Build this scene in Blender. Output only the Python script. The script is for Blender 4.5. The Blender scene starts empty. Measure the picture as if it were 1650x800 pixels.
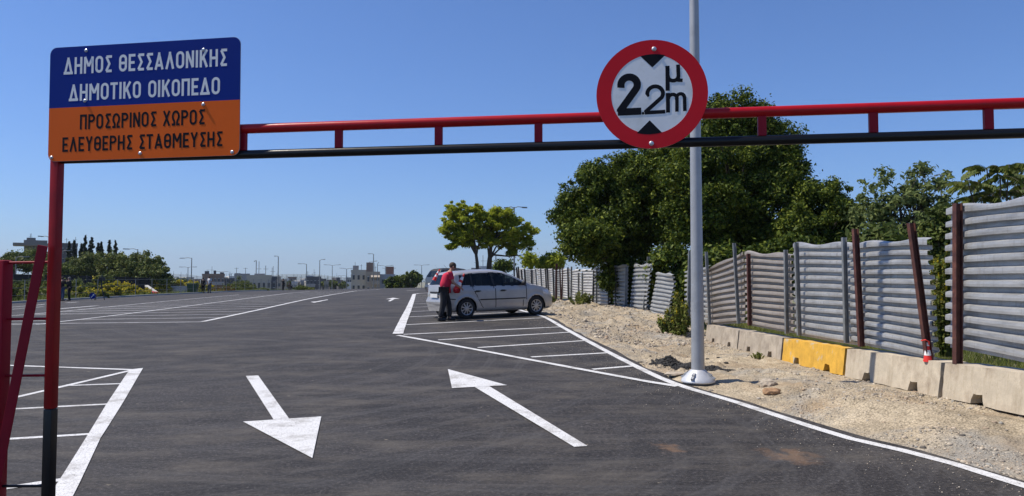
import bpy, bmesh, math, random
import numpy as np
from mathutils import Vector, Matrix
rnd = random.Random(7)
rng = np.random.default_rng(11)
C = bpy.context.scene.collection
S = bpy.context.scene

# ------------------------------------------------------------------ camera, sky, sun, exposure
FPX, PITCH, CAMZ = 1190.0, math.radians(2.5), 1.6
cd = bpy.data.cameras.new("camera"); cam = bpy.data.objects.new("camera", cd); C.objects.link(cam)
cam.location = (0, 0, CAMZ); cam.rotation_euler = (math.radians(90) + PITCH, 0, 0)
cd.sensor_width = 36; cd.lens = 36 * FPX / 1650; cd.clip_start = 0.05; cd.clip_end = 60000
S.camera = cam
SUN_EL = math.radians(57); SUN_DIR = Vector((-1.0, 0.035, 0)).normalized()      # towards the sun, in plan
w = bpy.data.worlds.new("World"); S.world = w; w.use_nodes = True
wn = w.node_tree; sky = wn.nodes.new('ShaderNodeTexSky'); sky.sky_type = 'NISHITA'; sky.sun_disc = False
sky.sun_elevation = SUN_EL; sky.sun_rotation = math.atan2(SUN_DIR.x, SUN_DIR.y)
sky.air_density = 1.0; sky.dust_density = 0.15; sky.ozone_density = 5.0; sky.altitude = 100
skm = wn.nodes.new('ShaderNodeMix'); skm.data_type = 'RGBA'; skm.blend_type = 'MULTIPLY'; skm.inputs[0].default_value = 1; skm.inputs[7].default_value = (.71, .97, 1.39, 1)
wn.links.new(sky.outputs[0], skm.inputs[6]); wn.links.new(skm.outputs[2], wn.nodes['Background'].inputs[0]); wn.nodes['Background'].inputs[1].default_value = 0.085
sl = bpy.data.lights.new("sun", 'SUN'); sl.energy = 5.0; sl.angle = math.radians(0.53); sl.color = (1, 0.92, 0.80)
so = bpy.data.objects.new("sun", sl); C.objects.link(so)
sd = Vector((SUN_DIR.x * math.cos(SUN_EL), SUN_DIR.y * math.cos(SUN_EL), math.sin(SUN_EL)))
so.rotation_euler = sd.to_track_quat('Z', 'Y').to_euler(); so.location = (-20, 0, 30)
S.view_settings.view_transform = 'Standard'; S.view_settings.look = 'None'
S.view_settings.exposure = 0.2; S.view_settings.gamma = 1
try: S.view_settings.use_curve_mapping = False
except Exception: pass
S.render.engine = 'CYCLES'

# ------------------------------------------------------------------ terrain heights
def ctab(tab, n=6):
    xs = np.array([a for a, b in tab], float); ys = np.array([b for a, b in tab], float)
    X = np.arange(xs[0] - 30, xs[-1] + 30, 0.5); Y = np.interp(X, xs, ys)
    k = np.hanning(2 * n + 3)[1:-1]; k /= k.sum()
    Ys = np.convolve(np.pad(Y, n, mode='edge'), k, 'valid')
    return lambda v: np.interp(v, X, Ys)
hY = ctab([(-40, 0), (8, 0), (12, .09), (17.6, .28), (21.7, .43), (24, .47), (30, .56), (42, .68), (55, .78), (69, .86), (85, .9), (100, .86), (115, .6), (135, 0), (160, -3), (200, -9), (260, -12)], 5)
hR = ctab([(-40, .25), (4, .25), (7.7, .15), (9.2, .12), (11.7, .085), (14.2, .06), (19.2, .035), (22, .2), (24.5, .36), (28, .42), (37, .5), (50, .62), (69, .85)], 3)
def sst(a, b, x):
    t = np.clip((x - a) / (b - a), 0, 1); return t * t * (3 - 2 * t)
def zlot(X, Y):
    return hY(Y) + 0.02 * sst(5, 32, Y) * np.clip(X, -60, 3)

def ray(x, y):
    u = (x - 825) / FPX; v = (400 - y) / FPX
    cp, sp = math.cos(PITCH), math.sin(PITCH)
    return Vector((u, cp - v * sp, sp + v * cp))
def P(x, y, Y):
    d = ray(x, y); t = Y / d.y
    return Vector((d.x * t, Y, CAMZ + d.z * t))
def G(x, y, f=zlot):
    d = ray(x, y); Y = 3.0
    while Y < 160:
        Y2 = Y + 0.05 + Y * 0.002; t = Y2 / d.y
        if CAMZ + d.z * t < f(d.x * t, Y2): break
        Y = Y2
    a, b = Y, Y2
    for _ in range(20):
        m = (a + b) / 2; t = m / d.y
        if CAMZ + d.z * t < f(d.x * t, m): b = m
        else: a = m
    t = a / d.y; return Vector((d.x * t, a, CAMZ + d.z * t))

# right edge line of the lot, in plan
E_PX = [(1650, 783.6), (1504, 738), (1359, 705), (1268, 675.6), (1190, 650), (1130, 632), (1100, 624), (1060, 608), (1024, 590.5), (982, 569), (943, 548), (905, 527), (877, 511)]
EP = [G(*p) for p in E_PX]
EP = [Vector((EP[0].x + (EP[0].x - EP[1].x) * k, EP[0].y + (EP[0].y - EP[1].y) * k, 0)) for k in (3.0, 1.2)] + EP
EP += [Vector((0.35, 26.5, 0)), Vector((-.3, 31, 0)), Vector((-.9, 37, 0)), Vector((-1.3, 44, 0)), Vector((-1.4, 55, 0)), Vector((-1.4, 150, 0))]
EY = np.array([p.y for p in EP]); EX = np.array([p.x for p in EP])
o_ = np.argsort(EY); EY = EY[o_]; EX = EX[o_]
def xE(Y): return np.interp(Y, EY, EX)

def fence_poly():
    Z0 = 19.2; pts = []
    for k in (6.2, 5.5, 4.6, 4, 3, 2, 1, 0, -1, -2, -3.55):
        pts.append(((310 + 5 * k) / FPX * Z0, Z0 * (1 - .13 * k)))
    pts += [(4.3, 29.6), (3.7, 32.5), (3.0, 35), (2.35, 37.5), (1.75, 40.5), (1.2, 44), (.75, 48), (.35, 53), (.1, 58)]
    return pts
FP = fence_poly()
def fence_x(Y):                              # front face of the barriers, in plan
    return np.interp(Y, [p[1] for p in FP], [p[0] for p in FP])

def _hash(ix, iy, s):
    n = (ix * 374761393 + iy * 668265263 + s * 982451653) & 0xffffffff
    n = ((n ^ (n >> 13)) * 1274126177) & 0xffffffff
    return ((n ^ (n >> 16)) & 0xffff) / 65535.0
def vnoise(X, Y, sc, s=0):
    x = np.asarray(X, float) / sc + 1000; y = np.asarray(Y, float) / sc + 1000
    ix = np.floor(x).astype(np.int64); iy = np.floor(y).astype(np.int64); fx = x - ix; fy = y - iy
    fx = fx * fx * (3 - 2 * fx); fy = fy * fy * (3 - 2 * fy)
    a = _hash(ix, iy, s); b = _hash(ix + 1, iy, s); c = _hash(ix, iy + 1, s); d = _hash(ix + 1, iy + 1, s)
    return (a * (1 - fx) + b * fx) * (1 - fy) + (c * (1 - fx) + d * fx) * fy - 0.5
def zgrav(X, Y):
    X = np.asarray(X, float); Y = np.asarray(Y, float)
    d = X - xE(Y) - .16
    t = sst(0.15, 1.6, d)
    z = (1 - t) * (zlot(X, Y) - 0.005) + t * hR(Y)
    a = sst(-0.05, 0.5, d) * (1 - .75 * np.exp(-np.clip(fence_x(Y) - X, 0, 9) / .25))
    z = z + a * (vnoise(X, Y, 1.3, 1) * .09 + vnoise(X, Y, .45, 2) * .07 + vnoise(X, Y, .16, 3) * .045 + vnoise(X, Y, .07, 4) * .022 + np.maximum(0, vnoise(X, Y, .28, 13) - .18) * .22)
    z = z + .13 * np.exp(-(((X - 4.25) / .55) ** 2 + ((Y - 9.0) / 1.3) ** 2)) * a
    z = z + .06 * np.exp(-(((X - 4.1) / .4) ** 2 + ((Y - 7.2) / .8) ** 2)) * a
    # rubble bank below the far fence
    rb = sst(18, 22, Y) * sst(44, 34, Y) * sst(.5, 1.5, d)
    z = z + rb * (.08 + vnoise(X, Y, .7, 5) * .20 + vnoise(X, Y, .3, 6) * .12)
    z = z - .035 * (1 - sst(-.1, .12, d + vnoise(X, Y, .5, 9) * .22 + vnoise(X, Y, .12, 10) * .1))
    return z

# ------------------------------------------------------------------ helpers
def tag(o, label=None, cat=None, group=None, kind=None):
    if label: o['label'] = label
    if cat: o['category'] = cat
    if group: o['group'] = group
    if kind: o['kind'] = kind
    return o
def empty(name, loc=(0, 0, 0), rz=0):
    o = bpy.data.objects.new(name, None); C.objects.link(o); o.location = loc; o.rotation_euler = (0, 0, rz)
    o.empty_display_size = .2
    return o
def link_mesh(name, me, mat=None, parent=None, smooth=False):
    if mat is not None and not me.materials:
        me.materials.append(mat)
    if smooth: me.polygons.foreach_set('use_smooth', [True] * len(me.polygons))
    o = bpy.data.objects.new(name, me); C.objects.link(o)
    if parent: o.parent = parent
    return o
def copy_tree(o, parent=None):
    c = o.copy(); C.objects.link(c)
    if parent: c.parent = parent
    for ch in list(o.children): copy_tree(ch, c)
    return c
class MB:
    def __init__(s): s.v = []; s.f = []; s.m = []; s.cur = 0
    def add(s, vs, fs):
        n = len(s.v); s.v += [tuple(v) for v in vs]; s.f += [tuple(n + i for i in f) for f in fs]; s.m += [s.cur] * len(fs); return s
    def box(s, c, d, M=None):
        vs = [Vector((c[0] + sx * d[0] / 2, c[1] + sy * d[1] / 2, c[2] + sz * d[2] / 2)) for sz in (-1, 1) for sy in (-1, 1) for sx in (-1, 1)]
        if M: vs = [M @ v for v in vs]
        return s.add(vs, [(0, 2, 3, 1), (4, 5, 7, 6), (0, 1, 5, 4), (2, 6, 7, 3), (0, 4, 6, 2), (1, 3, 7, 5)])
    def bar(s, a, b, w, h, up=Vector((0, 0, 1))):
        a = Vector(a); b = Vector(b); d = (b - a); L = d.length; d.normalize()
        if abs(d.dot(up)) > .98: up = Vector((0, 1, 0))
        x = d.cross(up).normalized(); y = x.cross(d).normalized()
        vs = [p + x * sx * w / 2 + y * sy * h / 2 for p in (a, b) for sy in (-1, 1) for sx in (-1, 1)]
        return s.add(vs, [(0, 2, 3, 1), (4, 5, 7, 6), (0, 1, 5, 4), (2, 6, 7, 3), (0, 4, 6, 2), (1, 3, 7, 5)])
    def tube(s, pts, rads, n=10, cap=True):
        pts = [Vector(p) for p in pts]; rings = []; vs = []
        if not hasattr(rads, '__len__'): rads = [rads] * len(pts)
        ux = None
        for i, p in enumerate(pts):
            d = (pts[min(i + 1, len(pts) - 1)] - pts[max(i - 1, 0)]).normalized()
            if ux is None: ux = d.cross(Vector((0, 0, 1)) if abs(d.z) < .9 else Vector((1, 0, 0))).normalized()
            ux = (ux - d * ux.dot(d)).normalized(); uy = d.cross(ux)
            for k in range(n):
                a = 2 * math.pi * k / n; vs.append(p + (ux * math.cos(a) + uy * math.sin(a)) * rads[i])
        fs = []
        for i in range(len(pts) - 1):
            for k in range(n):
                fs.append((i * n + k, i * n + (k + 1) % n, (i + 1) * n + (k + 1) % n, (i + 1) * n + k))
        if cap: fs.append(tuple(range(n))[::-1]); fs.append(tuple((len(pts) - 1) * n + k for k in range(n)))
        return s.add(vs, fs)
    def lathe(s, prof, c=(0, 0, 0), n=24, M=None, cap=True):
        vs = []; 
        for r, z in prof:
            for k in range(n):
                a = 2 * math.pi * k / n; v = Vector((c[0] + r * math.cos(a), c[1] + r * math.sin(a), c[2] + z)); vs.append(M @ v if M else v)
        fs = [(i * n + k, i * n + (k + 1) % n, (i + 1) * n + (k + 1) % n, (i + 1) * n + k) for i in range(len(prof) - 1) for k in range(n)]
        if cap: fs.append(tuple(range(n))[::-1]); fs.append(tuple((len(prof) - 1) * n + k for k in range(n)))
        return s.add(vs, fs)
    def sphere(s, c, r, nu=12, nv=8, M=None):
        c = Vector(c); r = Vector(r) if hasattr(r, '__len__') else Vector((r, r, r))
        vs = []; fs = []
        for j in range(nv + 1):
            t = math.pi * j / nv
            for i in range(nu):
                a = 2 * math.pi * i / nu; v = Vector((math.sin(t) * math.cos(a) * r.x, math.sin(t) * math.sin(a) * r.y, math.cos(t) * r.z))
                vs.append(c + (M @ v if M else v))
        for j in range(nv):
            for i in range(nu): fs.append((j * nu + i, (j + 1) * nu + i, (j + 1) * nu + (i + 1) % nu, j * nu + (i + 1) % nu))
        return s.add(vs, fs)
    def mesh(s, name):
        me = bpy.data.meshes.new(name); me.from_pydata(s.v, [], s.f); me.update(); return me
    def build(s, name, mat=None, parent=None, smooth=False, bevel=0, auto=None):
        me = s.mesh(name)
        if bevel or smooth or auto:
            bm = bmesh.new(); bm.from_mesh(me)
            bmesh.ops.remove_doubles(bm, verts=bm.verts, dist=1e-5)
            if bevel: bmesh.ops.bevel(bm, geom=[e for e in bm.edges if e.is_manifold and e.calc_face_angle(0) > .5], offset=bevel, segments=2, affect='EDGES', profile=.6)
            bmesh.ops.recalc_face_normals(bm, faces=bm.faces)
            if smooth or auto:
                for f in bm.faces: f.smooth = True
                for e in bm.edges:
                    if len(e.link_faces) == 2 and e.calc_face_angle(0) > math.radians(auto or 40): e.smooth = False
            bm.to_mesh(me); bm.free()
        return link_mesh(name, me, mat, parent)
def np_mesh(name, V, F):
    """V (n,3), F (m,k) arrays -> mesh"""
    me = bpy.data.meshes.new(name); V = np.asarray(V, np.float32); F = np.asarray(F, np.int32)
    me.vertices.add(len(V)); me.vertices.foreach_set('co', V.ravel())
    k = F.shape[1]; me.loops.add(F.size); me.loops.foreach_set('vertex_index', F.ravel())
    me.polygons.add(len(F)); me.polygons.foreach_set('loop_start', np.arange(0, F.size, k, dtype=np.int32))
    me.update(calc_edges=True); me.validate(); return me

# ------------------------------------------------------------------ materials
def principled(name, col, rough=.6, metal=0, spec=.5):
    m = bpy.data.materials.new(name); m.use_nodes = True; b = m.node_tree.nodes['Principled BSDF']
    b.inputs['Base Color'].default_value = (*col, 1); b.inputs['Roughness'].default_value = rough
    b.inputs['Metallic'].default_value = metal; b.inputs['Specular IOR Level'].default_value = spec
    return m, m.node_tree, b
def nz(nt, scale, detail=4, rough=.6, coord='Object', vec=None, dist=0):
    n = nt.nodes.new('ShaderNodeTexNoise'); n.inputs['Scale'].default_value = scale; n.inputs['Detail'].default_value = detail
    n.inputs['Roughness'].default_value = rough; n.inputs['Distortion'].default_value = dist
    if vec is None:
        t = nt.nodes.new('ShaderNodeTexCoord'); vec = t.outputs[coord]
    nt.links.new(vec, n.inputs['Vector']); return n.outputs['Fac']
def ramp(nt, fac, stops):
    r = nt.nodes.new('ShaderNodeValToRGB'); nt.links.new(fac, r.inputs[0])
    el = r.color_ramp.elements
    while len(el) < len(stops): el.new(.5)
    for e, (p, c) in zip(el, stops):
        e.position = p; e.color = (*c, 1) if hasattr(c, '__len__') else (c, c, c, 1)
    return r.outputs[0]
def mixc(nt, fac, a, b, mode='MIX'):
    m = nt.nodes.new('ShaderNodeMix'); m.data_type = 'RGBA'; m.blend_type = mode
    if isinstance(fac, (int, float)): m.inputs[0].default_value = fac
    else: nt.links.new(fac, m.inputs[0])
    for s_, v in ((m.inputs[6], a), (m.inputs[7], b)):
        if isinstance(v, tuple): s_.default_value = (*v, 1)
        else: nt.links.new(v, s_)
    return m.outputs[2]
def bump(nt, b, h, strength=.3, dist=.01):
    n = nt.nodes.new('ShaderNodeBump'); n.inputs['Strength'].default_value = strength; n.inputs['Distance'].default_value = dist
    nt.links.new(h, n.inputs['Height']); nt.links.new(n.outputs[0], b.inputs['Normal'])
def mat(name, col, rough=.6, var=.25, scale=3, metal=0, bmp=0, bscale=40, spec=.5, dirt=None, dscale=2, dpos=(.5, .7)):
    m, nt, b = principled(name, col, rough, metal, spec)
    lo = tuple(c * (1 - var) for c in col); hi = tuple(min(1, c * (1 + var)) for c in col)
    c = ramp(nt, nz(nt, scale), [(.3, lo), (.7, hi)])
    if dirt:
        c = mixc(nt, ramp(nt, nz(nt, dscale, 6), [(dpos[0], 0.0), (dpos[1], 1.0)]), c, dirt)
    nt.links.new(c, b.inputs['Base Color'])
    if bmp: bump(nt, b, nz(nt, bscale), bmp)
    return m
def leafmat(name, cols, trans=.25, rough=.55):
    m, nt, b = principled(name, cols[0], rough, spec=.12)
    g = nt.nodes.new('ShaderNodeNewGeometry')
    n = len(cols); c = ramp(nt, g.outputs['Random Per Island'], [(i / max(1, n - 1), cc) for i, cc in enumerate(cols)])
    big = ramp(nt, nz(nt, .5, 3), [(.35, (.7, .75, .7)), (.65, (1.25, 1.2, 1.0))])
    c = mixc(nt, 1.0, c, big, 'MULTIPLY')
    nt.links.new(c, b.inputs['Base Color'])
    t = nt.nodes.new('ShaderNodeBsdfTranslucent'); nt.links.new(c, t.inputs[0])
    mx = nt.nodes.new('ShaderNodeMixShader'); mx.inputs[0].default_value = trans
    out = nt.nodes['Material Output']; nt.links.new(b.outputs[0], mx.inputs[1]); nt.links.new(t.outputs[0], mx.inputs[2]); nt.links.new(mx.outputs[0], out.inputs[0])
    return m

DUST = [(p.x, p.y, a, b) for p, a, b in ((G(1082, 721), .22, .3), (G(1280, 736), .40, .35))]
def asphalt_mat():
    m, nt, b = principled('asphalt', (.06, .06, .062), .82, spec=.35)
    tc = nt.nodes.new('ShaderNodeTexCoord').outputs['Object']
    grain = ramp(nt, nz(nt, 26, 6, .92, vec=tc), [(.33, (.006, .0054, .0052)), (.47, (.019, .0173, .0168)), (.56, (.042, .0380, .0367)), (.68, (.175, .162, .153))])
    big = ramp(nt, nz(nt, .35, 5, .6, vec=tc), [(.3, .72), (.7, 1.3)])
    mp = nt.nodes.new('ShaderNodeMapping'); mp.inputs['Scale'].default_value = (.35, 2.2, 1); mp.inputs['Rotation'].default_value = (0, 0, .15); nt.links.new(tc, mp.inputs[0])
    strk = ramp(nt, nz(nt, 1.3, 6, .65, vec=mp.outputs[0], dist=.4), [(.36, .82), (.5, 1.0), (.72, 1.28)])
    c = mixc(nt, 1., grain, big, 'MULTIPLY'); c = mixc(nt, 1., c, strk, 'MULTIPLY')
    # pale tyre scuffs: thin arcs of rings about a few turning centres
    for (cx, cy, sc, d, pw) in ((-7.5, 14, .55, 1.6, .07), (1.5, 30, .33, 2.2, .06), (-14, 27, .28, 2.0, .06), (-3.5, 8, .7, 2.5, .045)):
        mp2 = nt.nodes.new('ShaderNodeMapping'); mp2.inputs['Location'].default_value = (-cx, -cy, 0); nt.links.new(tc, mp2.inputs[0])
        wv = nt.nodes.new('ShaderNodeTexWave'); wv.wave_type = 'RINGS'; wv.rings_direction = 'Z'; wv.inputs['Scale'].default_value = sc
        wv.inputs['Distortion'].default_value = d; wv.inputs['Detail'].default_value = 2; wv.inputs['Detail Scale'].default_value = .5
        nt.links.new(mp2.outputs[0], wv.inputs[0])
        line = ramp(nt, wv.outputs['Fac'], [(.80, 0.), (.93, 1.), (1., .35)])
        msk = ramp(nt, nz(nt, .22, 3, vec=mp2.outputs[0]), [(.42, 0.), (.58, 1.)])
        f = mixc(nt, 1., line, msk, 'MULTIPLY')
        mm = nt.nodes.new('ShaderNodeMath'); mm.operation = 'MULTIPLY'; nt.links.new(f, mm.inputs[0]); mm.inputs[1].default_value = min(1, pw * 4)
        c = mixc(nt, mm.outputs[0], c, (.10, .097, .097))
    # tan dust patches
    mp3 = nt.nodes.new('ShaderNodeMapping'); mp3.inputs['Scale'].default_value = (.7, 1.6, 1); nt.links.new(tc, mp3.inputs[0])
    dust = ramp(nt, nz(nt, .8, 9, .78, vec=mp3.outputs[0]), [(.47, 0.), (.55, .28), (.66, .75)])
    c = mixc(nt, dust, c, mixc(nt, nz(nt, 40, 4, .8, vec=tc), (.03, .026, .022), (.17, .15, .125)))
    for (cx, cy, rx, ry) in DUST:
        m4 = nt.nodes.new('ShaderNodeMapping'); m4.inputs['Location'].default_value = (-(cx + .45) / rx, -(cy + .65) / ry, 0); m4.inputs['Scale'].default_value = (1 / rx, 1 / ry, 0); va = nt.nodes.new('ShaderNodeVectorMath'); va.operation = 'MULTIPLY_ADD'
        nq = nt.nodes.new('ShaderNodeTexNoise'); nq.inputs['Scale'].default_value = 3.5; nq.inputs['Detail'].default_value = 7; nt.links.new(tc, nq.inputs['Vector'])
        nt.links.new(nq.outputs['Color'], va.inputs[0]); va.inputs[1].default_value = (.9, 1.3, 0); nt.links.new(tc, va.inputs[2]); nt.links.new(va.outputs[0], m4.inputs[0])
        g4 = nt.nodes.new('ShaderNodeTexGradient'); g4.gradient_type = 'SPHERICAL'; nt.links.new(m4.outputs[0], g4.inputs[0])
        a4 = nt.nodes.new('ShaderNodeMath'); a4.operation = 'MULTIPLY'; nt.links.new(g4.outputs['Fac'], a4.inputs[0]); nt.links.new(nz(nt, 16, 8, .9, vec=tc), a4.inputs[1])
        c = mixc(nt, ramp(nt, a4.outputs[0], [(.14, 0.), (.42, .42)]), c, (.24, .14, .075))
    fleck = ramp(nt, nz(nt, 9, 2, .5, vec=tc), [(.745, 0.), (.79, .7)])
    c = mixc(nt, fleck, c, (.3, .26, .2))
    nt.links.new(c, b.inputs['Base Color'])
    bump(nt, b, nz(nt, 90, 3, .7, vec=tc), .6, .006)
    return m
def paint_mat():
    m, nt, b = principled('road_paint', (.8, .8, .79), .65)
    tc = nt.nodes.new('ShaderNodeTexCoord').outputs['Object']
    f = ramp(nt, nz(nt, 65, 3, .8, vec=tc), [(.37, 0.), (.46, 1.)])
    c = mixc(nt, f, (.22, .21, .21), (.66, .66, .65))
    g = ramp(nt, nz(nt, 2.2, 7, .75, vec=tc), [(.36, (.62, .60, .57)), (.50, (1., 1., 1.))])
    c = mixc(nt, 1., c, g, 'MULTIPLY'); nt.links.new(c, b.inputs['Base Color'])
    bump(nt, b, nz(nt, 90, 3, .7, vec=tc), .4, .004)
    return m
def gravel_mat():
    m, nt, b = principled('gravel', (.4, .34, .27), .95, spec=.2)
    tc = nt.nodes.new('ShaderNodeTexCoord').outputs['Object']
    a = ramp(nt, nz(nt, .9, 6, .65, vec=tc), [(.3, (.30, .25, .18)), (.5, (.46, .38, .265)), (.7, (.55, .465, .335))])
    vo = nt.nodes.new('ShaderNodeTexVoronoi'); vo.inputs['Scale'].default_value = 42; nt.links.new(tc, vo.inputs[0])
    v2 = ramp(nt, vo.outputs['Distance'], [(.0, 1.15), (.45, 1.), (.8, .62)])
    s_ = ramp(nt, nz(nt, 45, 4, .7, vec=tc), [(.3, .72), (.6, 1.12), (.75, 1.35)])
    c = mixc(nt, 1., a, v2, 'MULTIPLY'); c = mixc(nt, 1., c, s_, 'MULTIPLY')
    br = ramp(nt, nz(nt, .7, 5, .65, vec=tc), [(.52, 0.), (.66, .7)])
    c = mixc(nt, br, c, (.33, .24, .15))
    gy = ramp(nt, nz(nt, .45, 5, .65, vec=tc, dist=.6), [(.50, 0.), (.62, .75)])
    c = mixc(nt, gy, c, (.27, .265, .245)); c = mixc(nt, 1., c, ramp(nt, nz(nt, 4, 6, .75, vec=tc), [(.3, .72), (.65, 1.18)]), 'MULTIPLY')
    nt.links.new(c, b.inputs['Base Color'])
    ad = nt.nodes.new('ShaderNodeMath'); ad.operation = 'ADD'; nt.links.new(nz(nt, 35, 5, .7, vec=tc), ad.inputs[0])
    mu = nt.nodes.new('ShaderNodeMath'); mu.operation = 'MULTIPLY'; mu.inputs[1].default_value = -.7; nt.links.new(vo.outputs['Distance'], mu.inputs[0]); nt.links.new(mu.outputs[0], ad.inputs[1])
    bump(nt, b, ad.outputs[0], .9, .02)
    return m
M = {}
M['asphalt'] = asphalt_mat(); M['paint'] = paint_mat(); M['gravel'] = gravel_mat()
M['soil'] = mat('dry_soil', (.20, .18, .11), .95, .35, .3, bmp=.3, dirt=(.10, .13, .04), dscale=.15)
M['red'] = mat('red_gloss_paint', (.40, .005, .009), .32, .12, 8, spec=.3, bmp=.05, bscale=30)
M['redpost'] = mat('dark_red_post_paint', (.30, .004, .006), .4, .15, 8, spec=.25, dirt=(.13, .01, .01), dscale=5, dpos=(.55, .75))
M['red2'] = mat('crimson_primer_paint', (.27, .004, .016), .5, .12, 8, spec=.2)
M['black'] = mat('black_gloss_paint', (.007, .007, .008), .32, .2, 8, spec=.35, bmp=.05, bscale=30)
M['zinc'] = mat('galvanised_steel', (.56, .58, .60), .42, .12, 5, metal=.75, bmp=.1, bscale=60)
M['pole'] = mat('grey_painted_pole', (.36, .37, .38), .45, .08, 4, metal=.3, dirt=(.30, .31, .32), dscale=3)
M['polelt'] = mat('cast_aluminium', (.55, .56, .57), .45, .1, 10, metal=.3)
M['lamp'] = mat('lamp_grey', (.16, .17, .18), .5, .1, 2)
M['rust'] = mat('rust_primer_steel', (.075, .024, .017), .65, .35, 6, dirt=(.14, .05, .03), dscale=9, bmp=.2)
M['gpost'] = mat('grey_steel_post', (.22, .23, .23), .5, .25, 5, metal=.4, dirt=(.2, .15, .12), dscale=6, dpos=(.6, .75))
M['dpost'] = mat('dark_steel_post', (.05, .05, .052), .6, .3, 5)
def sheet_mat(name, base, dirtc, metal):
    m, nt, b = principled(name, base, .42, metal * .6)
    tc = nt.nodes.new('ShaderNodeTexCoord').outputs['Object']
    mp = nt.nodes.new('ShaderNodeMapping'); mp.inputs['Scale'].default_value = (1.2, 1.2, 7); nt.links.new(tc, mp.inputs[0])
    a = ramp(nt, nz(nt, 1.6, 7, .7, vec=mp.outputs[0]), [(.28, tuple(c * .66 for c in base)), (.5, base), (.72, tuple(min(1, c * 1.25) for c in base))])
    mp2 = nt.nodes.new('ShaderNodeMapping'); mp2.inputs['Scale'].default_value = (9, 9, .7); nt.links.new(tc, mp2.inputs[0])
    d = ramp(nt, nz(nt, 1.5, 5, .7, vec=mp2.outputs[0]), [(.52, 0.), (.72, .65)])
    c = mixc(nt, d, a, dirtc); nt.links.new(c, b.inputs['Base Color'])
    r = ramp(nt, nz(nt, 5, 5, .7, vec=tc), [(.3, .32), (.7, .62)]); nt.links.new(r, b.inputs['Roughness'])
    bump(nt, b, nz(nt, 6, 5, .6, vec=tc), .12, .015)
    return m
M['sheet'] = sheet_mat('corrugated_galvanised', (.38, .385, .385), (.20, .19, .175), .6)
M['sheet2'] = sheet_mat('corrugated_weathered', (.29, .262, .235), (.19, .15, .125), .2)
M['sheet3'] = sheet_mat('corrugated_pale', (.38, .39, .39), (.24, .225, .20), .35)
M['sheet4'] = sheet_mat('corrugated_light', (.56, .55, .53), (.36, .33, .29), .1)
M['concrete'] = mat('barrier_concrete', (.52, .45, .34), .9, .22, 2.5, bmp=.4, bscale=25, dirt=(.27, .215, .155), dscale=2.4, dpos=(.46, .70))
M['concrete2'] = mat('grey_barrier_concrete', (.40, .345, .27), .9, .25, 2.5, bmp=.35, bscale=25, dirt=(.2, .165, .13), dscale=3, dpos=(.45, .7))
M['yellow'] = mat('yellow_barrier_paint', (.62, .35, .04), .8, .2, 5, bmp=.4, bscale=25, dirt=(.48, .42, .30), dscale=3.2, dpos=(.55, .62))
M['signblue'] = mat('sign_blue', (.002, .024, .22), .45, .06, 2, spec=.12)
M['signorange'] = mat('sign_orange', (.85, .135, .012), .45, .06, 2, spec=.12)
M['signwhite'] = mat('sign_white', (.84, .84, .81), .45, .05, 3, spec=.2)
M['signback'] = mat('sign_bare_metal', (.4, .4, .42), .4, .1, 4, metal=.6)
M['signface'] = mat('sign_reflective_white', (.84, .84, .82), .4, .06, 6, dirt=(.70, .70, .66), dscale=6, dpos=(.5, .7))
M['signred'] = mat('sign_red', (.60, .008, .016), .4, .06, 4, spec=.2)
M['ink'] = mat('sign_black_print', (.008, .008, .011), .5, .1, 4, spec=.12)
M['rock'] = mat('limestone', (.42, .36, .28), .9, .35, 4, bmp=.4, bscale=30, dirt=(.26, .2, .15), dscale=2)
M['rockb'] = mat('brown_clay', (.33, .20, .11), .95, .3, 9, bmp=.5, bscale=30)
M['tar'] = mat('spilled_asphalt', (.03, .029, .028), .95, .4, 12, bmp=.6, bscale=40)
M['bark'] = mat('bark', (.06, .048, .036), .9, .3, 6, bmp=.5, bscale=15)
M['conc_far'] = mat('retaining_concrete', (.34, .34, .33), .9, .1, .5)
for kx in ('concrete', 'concrete2', 'yellow'):
    m_ = M[kx]; nt_ = m_.node_tree; b_ = nt_.nodes['Principled BSDF']; src = b_.inputs['Base Color'].links[0].from_socket
    tc_ = nt_.nodes.new('ShaderNodeTexCoord'); mp_ = nt_.nodes.new('ShaderNodeMapping'); mp_.inputs['Scale'].default_value = (9, 9, .9); nt_.links.new(tc_.outputs['Object'], mp_.inputs[0])
    s1_ = ramp(nt_, nz(nt_, 1.4, 6, .75, vec=mp_.outputs[0]), [(.36, (.70, .66, .60)), (.50, (1, 1, 1))])
    s2_ = ramp(nt_, nz(nt_, 38, 4, .8, vec=tc_.outputs['Object']), [(.30, (.45, .42, .38)), (.40, (1, 1, 1))])
    nt_.links.new(mixc(nt_, .7, mixc(nt_, .5, src, s1_, 'MULTIPLY'), s2_, 'MULTIPLY'), b_.inputs['Base Color'])
M['screen'] = mat('black_screen_net', (.012, .013, .016), .9, .3, 1)
M['glassb'] = mat('window_dark', (.05, .06, .075), .2, .2, .1)
M['binG'] = mat('green_bin_plastic', (.02, .06, .03), .5, .2, 2)
M['conered'] = mat('cone_red', (.68, .03, .02), .5, .1, 8)
M['conewhite'] = mat('cone_white', (.78, .78, .77), .45, .05, 8)
# ------------------------------------------------------------------ ground, asphalt lot, markings
def grid_mesh(name, X, Y, Z, matl, flip=False):
    ny, nx = X.shape; V = np.stack([X, Y, Z], -1).reshape(-1, 3)
    i = np.arange(ny - 1)[:, None] * nx + np.arange(nx - 1)[None]; i = i.ravel()
    F = np.stack([i, i + 1, i + nx + 1, i + nx], -1)
    me = np_mesh(name, V, F); return link_mesh(name, me, matl, smooth=True)

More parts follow.
